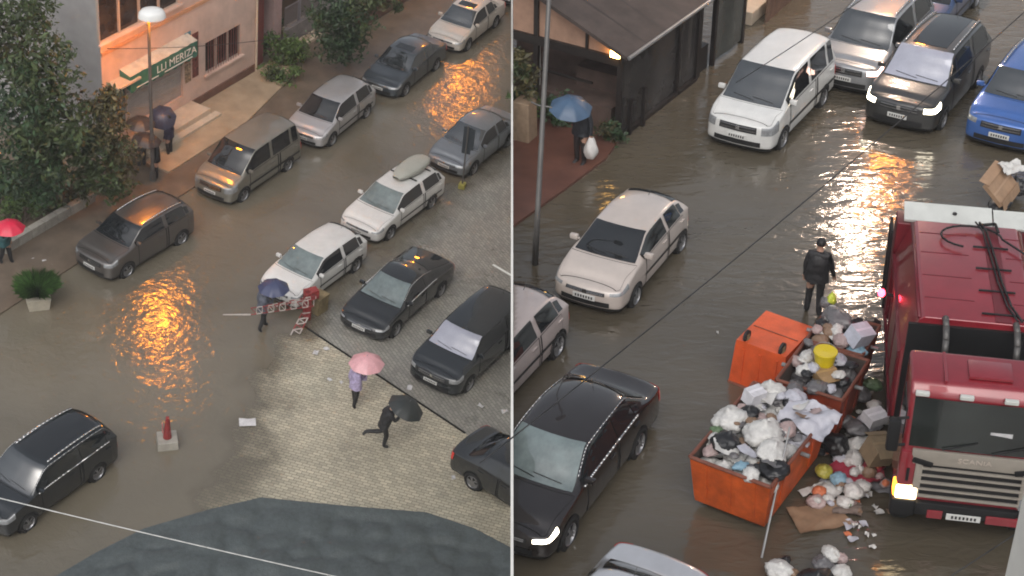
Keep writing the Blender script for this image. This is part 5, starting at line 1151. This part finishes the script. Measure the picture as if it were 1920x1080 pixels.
# spilled between the dumpsters and the truck
for (px, py, z, c, s_, lab) in ((1567, 832, .28, 'black', .30, 'round black bag on the road beside the front dumpster'), (1545, 882, .2, 'olive', .20, 'yellow olive bag on the road by the front dumpster'), (1572, 896, .18, 'blue', .18, 'light blue bag next to the yellow olive bag'), (1602, 920, .2, 'white', .22, 'white bag on the water in front of the red cloth'), (1615, 910, .2, 'white', .18, 'upright white bag beside the red cloth'), (1585, 940, .1, 'white', .18, 'flattened white bag behind the cardboard sheet'),
    (1536, 920, .1, 'orange', .14, 'orange scrap bag at the foot of the front dumpster'), (1530, 940, .1, 'pink', .17, 'pinkish rag at the foot of the front dumpster'), (1552, 935, .08, 'white', .14, 'small white bag by the pinkish rag'), (1600, 860, .15, 'white', .24, 'white bag in front of the round black bag'), (1580, 858, .12, 'lav', .2, 'lavender bag touching the round black bag'), (1605, 800, .3, 'grey', .26, 'grey bag between the dumpsters and the truck'), (1630, 790, .32, 'lav', .3, 'lavender sack propped by the truck cab'), (1585, 790, .25, 'grey', .24, 'dark grey sack behind the round black bag'), (1562, 780, .22, 'brown', .2, 'brown sack beside the middle dumpster'), (1608, 830, .25, 'white', .2, 'white bundle left of the tilted brown carton'), (1660, 905, .12, 'pink', .14, 'pink scrap by the truck headlight'), (1630, 885, .1, 'brown', .2, 'brown sack below the tilted carton'),
    (1612, 735, .35, 'grey', .26, 'grey sack beside the middle dumpster by the truck'), (1637, 720, .3, 'green', .24, 'greenish sack along the truck side'), (1640, 760, .3, 'white', .2, 'white sack along the truck side')):
    bag(lab, c, RA(px, py, z), s_, g4)
crumpled_sheet('crimson cloth lying crumpled on the road by the truck', 1608, 885, .10, .95, M['bag_red'], R(10), 0, 'cloth', 'cloth', .14, 4); crumpled_sheet('second crimson cloth nearer the truck headlight', 1645, 868, .12, .55, M['bag_red'], R(50), 0, 'cloth', 'cloth', .12, 5)
carton('tilted brown carton between the rubbish and the truck', RA(1648, 845, .45), (.46, .40, .42), R(18), (.25, .2), (.24, .18, .11))
carton('white carton on the rubbish beside the truck cab', RA(1640, 782, .55), (.42, .3, .2), R(30), (.2, .1), (.58, .57, .60), False)
crumpled_sheet('flat brown cardboard sheet floating before the spilled rubbish', 1535, 968, .05, .95, mat('wet_cardboard', (.24, .15, .09), .7, 0, .2, 3), R(15), 0, 'cardboard_sheet', 'cardboard', .05, 6); crumpled_sheet('folded wet cardboard at the right end of the flat sheet', 1588, 952, .05, .5, mat('grey_cardboard', (.17, .13, .11), .7, 0, .2, 3), R(-10), 0, 'cardboard_sheet', 'cardboard', .06, 7)
crumpled_sheet('white plastic sheet trodden into the road by the orange scraps', 1555, 915, .06, .7, M['bag_white'], R(35), 0, amp=.10, seed=8); crumpled_sheet('greyish plastic sheet behind the upright white bag', 1640, 905, .05, .6, M['bag_grey'], R(-20), 0, amp=.08, seed=9)
rg = random.Random(77)
for i in range(46):
    px, py = rg.gauss(1592, 42), rg.gauss(905, 45)
    if py < 800 or px > 1672 or px < 1505: continue
    mb = paper_mesh(rg.uniform(.10, .24), rg, n=3); o = mb.build('scrap', M['bag_'+rg.choice(['white', 'white', 'lav', 'pink', 'brown', 'orange', 'white'])], None, True); place(o, 1, RA(px, py, .02), rg.uniform(0, 6)); tag(o, 'small scrap of wet paper or plastic in the spilled rubbish by the truck', 'litter', 'scraps spilled on the road')
for (px, py, s_) in ((1648, 962, .16), (1640, 952, .10), (1625, 1004, .10), (1638, 1005, .08), (1636, 1027, .11), (1612, 990, .07), (1600, 988, .08), (1345, 625, .05)):
    mb = paper_mesh(s_, rg, n=3); o = mb.build('scrap', M['bag_white'], None, True); place(o, 1, RA(px, py, .02), rg.uniform(0, 6)); tag(o, 'tiny white scrap floating alone on the water before the truck', 'litter', 'white scraps before the truck')
# torn paper, film and flattened cartons mixed through the heaps
for i in range(16):
    q = inbin(D1, 57.5, random.uniform(-1.0, 1.0), random.uniform(-.6, .6), 1.30+random.uniform(-.05, .06)); mb = paper_mesh(random.uniform(.22, .42), random.Random(i), n=6)
    o = mb.build('torn_sheet', M['bag_'+random.choice(['white', 'lav', 'white', 'pink', 'brown', 'grey'])], None, True); place(o, 1, q, random.uniform(0, 6), random.uniform(-.5, .5), random.uniform(-.5, .5)); tag(o, 'torn sheet of paper or film lying on the bags of the front dumpster', 'litter', 'torn sheets in the front dumpster')
for (C_, dg_, hx, hy, n_, lab, gg) in ((D1, 57.5, 1.05, .6, 46, 'small crumpled bag wedged among the larger bags of the front dumpster', 'small bags in the front dumpster'), (D2, 60, .55, .5, 18, 'small crumpled bag among the load of the middle dumpster', 'small bags in the middle dumpster'), (D3, 62, .45, .45, 16, 'small dark or pale bag among the load of the rearmost dumpster', 'small bags on the rearmost dumpster')):
    for i in range(n_):
        bag(lab, random.choice(['white', 'white', 'lav', 'grey', 'black', 'black', 'brown', 'white', 'blue' if i % 5 == 0 else 'grey', 'pink' if i % 3 == 0 else 'white']), inbin(C_, dg_, random.uniform(-hx, hx), random.uniform(-hy, hy), 1.30+random.uniform(-.08, .10)), random.uniform(.08, .16), gg, sz=(1, 1, random.uniform(.6, 1)))
for i in range(8):
    bag('bag squeezed into the gap between the front and middle dumpsters', random.choice(['white', 'grey', 'lav']), V((5.05+random.uniform(-.3, .3), 22.98+random.uniform(-.15, .15), 1.0+random.uniform(0, .3))), random.uniform(.16, .24), 'bags between the front and middle dumpsters')
for i in range(34):
    px, py = random.gauss(1598, 34), random.gauss(865, 48)
    if not 760 < py < 950 or px > 1668 or px < 1525+max(0, 860-py)*.35: continue
    bag('small crumpled scrap bag among the rubbish spilled beside the truck', random.choice(['white', 'white', 'grey', 'lav', 'pink', 'brown', 'black', 'orange', 'green']), RA(px, py, .08+random.uniform(0, .12)), random.uniform(.06, .13), 'small scrap bags beside the truck')
# bottom edge pile
for (px, py, z, c, s_, lab) in ((1462, 1068, .2, 'white', .24, 'white bag at the left of the bottom edge pile'), (1486, 1074, .18, 'brown', .15, 'brown bag in the bottom edge pile'), (1530, 1090, .25, 'black', .36, 'large black bag in the bottom edge pile'), (1558, 1036, .25, 'white', .20, 'topmost white bag of the bottom edge pile'), (1578, 1046, .2, 'pink', .15, 'pinkish bag at the right of the bottom edge pile'), (1543, 1055, .18, 'grey', .2, 'pale grey bag above the large black bag'), (1578, 1072, .15, 'white', .2, 'white bag at the lower right of the bottom edge pile'), (1474, 1048, .16, 'black', .09, 'little black bag on the left white bag')):
    bag(lab, c, RA(px, py, z), s_, g5)
# heap at the right edge
bag('dark bag under the leaning brown board at the right edge', 'black', RA(1876, 380, .25), .42, None, sz=(1.1, .8, .8)); bag('dark bag behind the leaning brown board', 'black', RA(1905, 350, .3), .35)
carton('broken brown board and carton leaning on dark bags at the right edge', RA(1876, 348, .62), (1.05, .62, .10), R(60), (.75, -.1), (.33, .21, .13)); crumpled_sheet('pale sheet on top of the broken board at the right edge', 1898, 312, .95, .55, M['bag_white'], R(15), .2, seed=12)
# ------------------------------------------------------------------ refuse truck
M['truckred'] = mat('crimson_truck_paint', (.24, .014, .024), .32, .1, .14, 1.5, coat=1); M['truckdark'] = mat('dark_red_paint', (.13, .010, .018), .4, .1, .15)
M['silverp'] = mat('champagne_grille_paint', (.42, .38, .33), .35, .5, .08); M['pale_board'] = mat('pale_grey_board', (.55, .56, .53), .6, 0, .1, 2); M['chassis'] = mat('black_chassis', (.008, .008, .009), .6, .1, .2)
M['indicator'] = mat('lit_amber_indicator', (1, .4, .05), .3, 0, 0, emit=(1, .30, .02), es=4); M['redlamp'] = mat('lit_red_marker', (1, .1, .1), .3, 0, 0, emit=(1, .03, .06), es=14); M['trucklamp'] = mat('lit_truck_headlamp', (1, .9, .6), .2, 0, 0, emit=(1, .72, .38), es=3.5)
HD = R(260); tf = V((math.cos(HD), math.sin(HD), 0)); tl = V((-tf.y, tf.x, 0)); F0 = RA(1690, 970, .4); F0.z = 0
tk = thing('refuse_truck', 'crimson refuse truck with champagne grille facing the viewer', 'truck', 1, F0+tl*1.0, HD)
TW = 2.34
def extrude(prof, y0, y1, bev, ax='y'):
    bm = bmesh.new(); A = [bm.verts.new((x, y0, z)) for x, z in prof]; B_ = [bm.verts.new((x, y1, z)) for x, z in prof]; n = len(prof)
    bm.faces.new(A); bm.faces.new(B_[::-1])
    for k in range(n): bm.faces.new((A[k], B_[k], B_[(k+1) % n], A[(k+1) % n]))
    bmesh.ops.recalc_face_normals(bm, faces=bm.faces[:]); bmesh.ops.bevel(bm, geom=bm.edges[:], offset=bev, segments=3, affect='EDGES', profile=.6)
    mb = MB(); bm.verts.index_update(); mb.add([v.co.copy() for v in bm.verts], [[v.index for v in f.verts] for f in bm.faces]); bm.free(); return mb
cabp = [(-.02, .62), (0, 1.0), (-.02, 1.90), (-.20, 2.86), (-.34, 3.02), (-1.15, 3.08), (-1.22, 1.2), (-1.22, .62)]
cab = extrude(cabp, -TW/2, TW/2, .07).build('cab', M['truckred'], tk, True, R(40))
fx = lambda z: 0-.02*(z-1.0)/.9 if z < 1.9 else -.02-.18*(z-1.9)/.96
a = MB(); a.grid(lambda u, v: (fx(1.93+.88*v)+.012+.03*(1-(2*u-1)**2), -1.08+2.16*u+(.04 if 0 else 0), 1.93+.88*v), 16, 6); ws_ = a.build('windscreen', mat('truck_glass', (.018, .022, .02), .06, 0, .6, .9, ior=1.8), tk, True)
a = MB()
for y in (-.55, .25): a.tube((.05, y, 1.95), (.0, y+.55, 2.12), .012, n=5)
a.build('wiper', M['trim'], ws_)
a = MB(); a.box((-.06, .35, 2.2), (.02, .35, .25)); a.build('dash_paper', M['paper'], ws_)
# champagne panel, grille slats
a = MB(); a.box((.02, .0, 1.755), (.06, 2.02, .29), bev=.02); a.box((.02, -.86, 1.26), (.06, .12, .72), bev=.01); a.box((.02, .86, 1.26), (.06, .12, .72), bev=.01)
pn = a.build('front_panel', M['silverp'], tk, True, R(40))
text('SCANIA', .125, mat('pale_lettering', (.55, .48, .42), .4, .3, 0), pn, (.055, .0, 1.72), (PI/2, 0, PI/2), sx=1.25)
for sy in (-1, 1): a = MB(); a.box((.055, sy*.82, 1.66), (.02, .34, .10), mtx=Matrix.Rotation(sy*.25, 4, 'X'), bev=.02); a.build('panel_vent', M['chassis'], pn)
a = MB(); a.box((.0, 0, 1.26), (.04, 1.62, .72)); gr_ = a.build('grille', M['chassis'], tk)
for k in range(5): a = MB(); z = .95+.145*k; a.box((.035, 0, z), (.05, 1.66, .05 if k % 2 == 0 else .035), bev=.012); a.build('grille_slat', M['silverp'], gr_, True, R(40))
a = MB(); a.lathe([(.001, .03), (.07, .028), (.09, .0), (.001, 0)], 20, Matrix.Translation((.05, .98, 1.32)) @ Matrix.Rotation(PI/2, 4, 'Y')); a.build('round_badge', M['chrome'], tk, True)
# corners, lamps, bumper
for sy in (-1, 1):
    a = MB(); a.box((-.06, sy*1.05, 1.48), (.22, .28, .72), bev=.07); c_ = a.build('corner_deflector', M['truckred'], tk, True, R(40)); a = MB(); a.box((.055, sy*1.03, 1.38), (.02, .05, .26)); a.build('vent_slot', M['chassis'], c_)
    a = MB(); a.box((-.02, sy*1.0, .98), (.16, .36, .27), bev=.04); h_ = a.build('headlight', M['trucklamp'] if sy < 0 else M['lens'], tk, True, R(40)); a = MB(); a.box((-.09, sy*1.155, .99), (.22, .12, .25), bev=.03); a.build('indicator', M['indicator'] if sy < 0 else M['lens'], h_, True)
    a = MB(); a.box((-.05, sy*1.02, .66), (.22, .42, .34), bev=.05); a.build('bumper_corner', M['chassis'], tk, True, R(40))
    a = MB(); a.box((.06, sy*1.36, 2.18), (.16, .2, .62), bev=.05); m_ = a.build('mirror', M['chassis'], tk, True, R(40)); a = MB(); a.tube((0, sy*1.15, 2.5), (.05, sy*1.34, 2.5), .025); a.tube((0, sy*1.15, 1.95), (.05, sy*1.34, 1.95), .025); a.build('mirror_arm', M['chassis'], m_)
    a = MB(); a.box((-.55, sy*1.175, 2.25), (.75, .02, .62), bev=.008); a.build('side_window', M['glass'], tk)
    a = MB(); a.box((-.55, sy*1.172, 1.4), (.86, .015, 1.0), bev=.005); d_ = a.build('door', M['truckred'], tk); a = MB(); a.box((-.85, sy*1.19, 1.6), (.16, .03, .05)); a.build('handle', M['chassis'], d_)
a = MB(); a.box((.01, 0, .70), (.16, 1.65, .26), bev=.03); bu = a.build('bumper', M['chassis'], tk, True, R(40))
for y0_, y1_ in ((-.62, -.36), (.34, .95)): a = MB(); a.box((.08, (y0_+y1_)/2, .62), (.06, y1_-y0_, .17), bev=.02); a.build('bumper_insert', M['truckred'], bu)
a = MB(); a.box((.11, -.02, .62), (.02, .56, .12), bev=.004); pl_ = a.build('number_plate', M['plate'], tk); a = MB()
for i in range(7): a.box((.122, -.2+.062*i, .62), (.004, .034, .06))
a.build('plate_marks', M['trim'], pl_)
for y in (-.28, .42, -.98, 1.0):
    a = MB(); a.box((-.15, y, 2.90), (.08, .22, .075), bev=.015); a.build('roof_lamp', M['pale_board'], tk)
a = MB(); a.box((-.72, .1, 3.075), (.5, .7, .05), bev=.02); a.build('roof_hatch', M['truckred'], tk, True, R(40))
a = MB()
for y in (-.62, .78): a.box((-.72, y, 3.07), (.85, .05, .03), bev=.01)
a.build('roof_ribs', M['truckred'], cab)
# gap, chassis, wheels
a = MB(); a.box((-3.2, 0, .78), (5.8, 1.0, .3)); a.box((-1.65, 0, 1.3), (.8, 2.1, 1.3)); a.box((-2.06, 0, 1.95), (.06, 2.3, 2.1)); a.box((-1.235, 0, 1.95), (.02, 2.2, 2.1)); a.build('chassis', M['chassis'], tk)  # includes thin black plates added to darken the gap behind the cab
for y in (-.55, .62):
    a = MB(); a.path([(-1.5, y, 1.4), (-1.5, y, 2.75), (-1.62, y, 3.0), (-1.85, y, 3.12), (-2.1, y, 3.14)], .055, 10); a.build('exhaust_stack', M['pole_'], tk, True)
for x in (-.75, -3.6, -4.9):
    for sy in (-1, 1):
        wm = MB(); wm.lathe([(.3, -.30), (.46, -.3), (.5, -.24), (.5, -.04), (.46, .01), (.3, .01), (.28, -.06), (.001, -.06)], 28, Matrix.Translation((x, sy*1.12, .42)) @ Matrix.Rotation(-sy*PI/2, 4, 'X')); w_ = wm.build('wheel', M['tyre'], tk, True, R(40))
        wm = MB(); wm.lathe([(.27, -.05), (.22, .0), (.12, .02), (.001, .02)], 20, Matrix.Translation((x, sy*1.12, .42)) @ Matrix.Rotation(-sy*PI/2, 4, 'X')); wm.build('rim', M['rim'], w_, True)
# hopper body
def yz(prof, x0, x1, bev):
    mb = extrude([(y, z) for y, z in prof], x0, x1, bev); mb.v = [(v[1], v[0], v[2]) for v in mb.v]; return mb
bodyp = [(-1.2, .95), (-1.22, 2.35), (-.98, 3.06), (-.9, 3.12), (.9, 3.12), (.98, 3.06), (1.22, 2.35), (1.2, .95)]
bd_ = yz(bodyp, -5.45, -2.1, .03).build('hopper_body', M['truckred'], tk, True, R(30))
for sy in (-1, 1):
    for x in (-2.2, -3.3, -4.4, -5.35): a = MB(); a.box((x, sy*1.225, 1.65), (.10, .05, 1.4)); a.build('side_rib', M['truckdark'], bd_)
    for z in (2.32, 1.0): a = MB(); a.box((-3.75, sy*1.232, z), (3.3, .05, .10)); a.build('side_rail', M['truckdark'], bd_)
for x in (-2.75, -3.5, -4.3, -5.0):
    for y in (-.45, .78): a = MB(); a.box((x, y, 3.122), (.018, .85 if y < 0 else .30, .008)); a.build('roof_seam', M['truckdark'], bd_)
a = MB(); a.tube((-2.15, -.98, 3.07), (-5.4, -.98, 3.07), .035, n=8); a.tube((-2.15, .98, 3.07), (-5.4, .98, 3.07), .035, n=8); a.build('roof_edge_rail', M['truckdark'], bd_, True)
a = MB()
for sy in (-1,): a.add([(-2.5, sy*1.226, 1.15), (-4.3, sy*1.226, 1.15), (-4.3, sy*1.23, 2.2), (-2.5, sy*1.23, 2.2)], [(0, 1, 2, 3)])
a.build('side_panel', mat('brownish_side_panel', (.17, .09, .07), .5, 0, .2), bd_, fix=False)
a = MB(); a.box((-3.75, .42, 3.128), (3.25, .26, .02)); gv = a.build('roof_channel', M['truckdark'], bd_)
a = MB()
for x in (-2.35, -3.1, -3.85, -4.6): a = MB(); a.box((x, .38, 3.145), (.04, .62, .02)); a.build('channel_bracket', M['chassis'], gv)
a = MB(); pts = [(-2.15, .72, 3.17), (-2.6, .58, 3.17), (-3.4, .48, 3.17), (-4.3, .42, 3.17), (-5.1, .34, 3.2), (-5.35, .22, 3.24)]
a.path(pts, .022, 6); a.path([(x, y-.07, z) for x, y, z in pts], .018, 6)
a.path([(-4.85+.40*math.sin(t_/20*2*PI), .05+.55*math.cos(t_/20*2*PI), 3.20) for t_ in range(6, 21)], .02, 6); a.path([(-4.85, .6, 3.2), (-4.4, .95, 3.2), (-4.0, 1.25, 3.0)], .02, 6)
a.path([(-2.2, .75, 3.17), (-2.5, 1.0, 3.2), (-2.6, 1.25, 3.05)], .02, 6); a.path([(-5.3, .2, 3.2), (-5.3, .5, 3.26), (-5.1, .55, 3.2)], .03, 6)
a.build('hydraulic_hose', M['chassis'], tk, True)
tg = yz([(-1.25, .8), (-1.25, 3.0), (1.25, 3.0), (1.25, .8)], -6.0, -5.5, .04).build('tail_hopper', M['truckdark'], tk, True, R(30))
a = MB(); a.box((-5.72, -.32, 3.14), (.50, 1.62, .05), mtx=Matrix.Rotation(.25, 4, 'Y')); a.box((-5.70, .87, 3.13), (.48, .70, .05), mtx=Matrix.Rotation(.25, 4, 'Y')); a.build('tail_board', M['pale_board'], tg)
a = MB(); a.tube((-5.7, -.2, 3.17), (-5.7, -.2, 3.20), .04, n=10); a.build('board_hole', M['chassis'], tg)
a = MB(); a.path([(-5.3, -1.3, 1.2), (-5.3, -1.34, 2.9), (-5.75, -1.34, 2.95), (-5.8, -1.3, 1.2)], .03, 6); a.build('grab_rail', M['chassis'], tk)
a = MB(); a.tube((-4.3, -1.22, 2.1), (-4.3, -1.42, 2.15), .03); rl = a.build('marker_stalk', M['chassis'], tk)
a = MB(); a.lathe([(.001, .08), (.05, .06), (.075, 0), (.05, -.06), (.001, -.08)], 16, Matrix.Translation((-4.3, -1.46, 2.15))); a.build('marker_lamp', M['redlamp'], rl, True)

# ------------------------------------------------------------------ rain haze
b = MB(); b.box((0, 65, -5), (170, 160, 60)); hz = b.build('haze', bpy.data.materials.new('rain_haze')); hz['kind'] = 'stuff'
hm = hz.data.materials[0]; hm.use_nodes = True; hm.node_tree.nodes.remove(hm.node_tree.nodes['Principled BSDF'])
pvn = hm.node_tree.nodes.new('ShaderNodeVolumePrincipled'); pvn.inputs['Color'].default_value = (.92, .93, .95, 1); pvn.inputs['Density'].default_value = .0006
hm.node_tree.links.new(pvn.outputs[0], hm.node_tree.nodes['Material Output'].inputs['Volume'])
for o in [x for x in COL.objects if x.parent is None and x.get('group') == GU]: cut_at_wall(o)
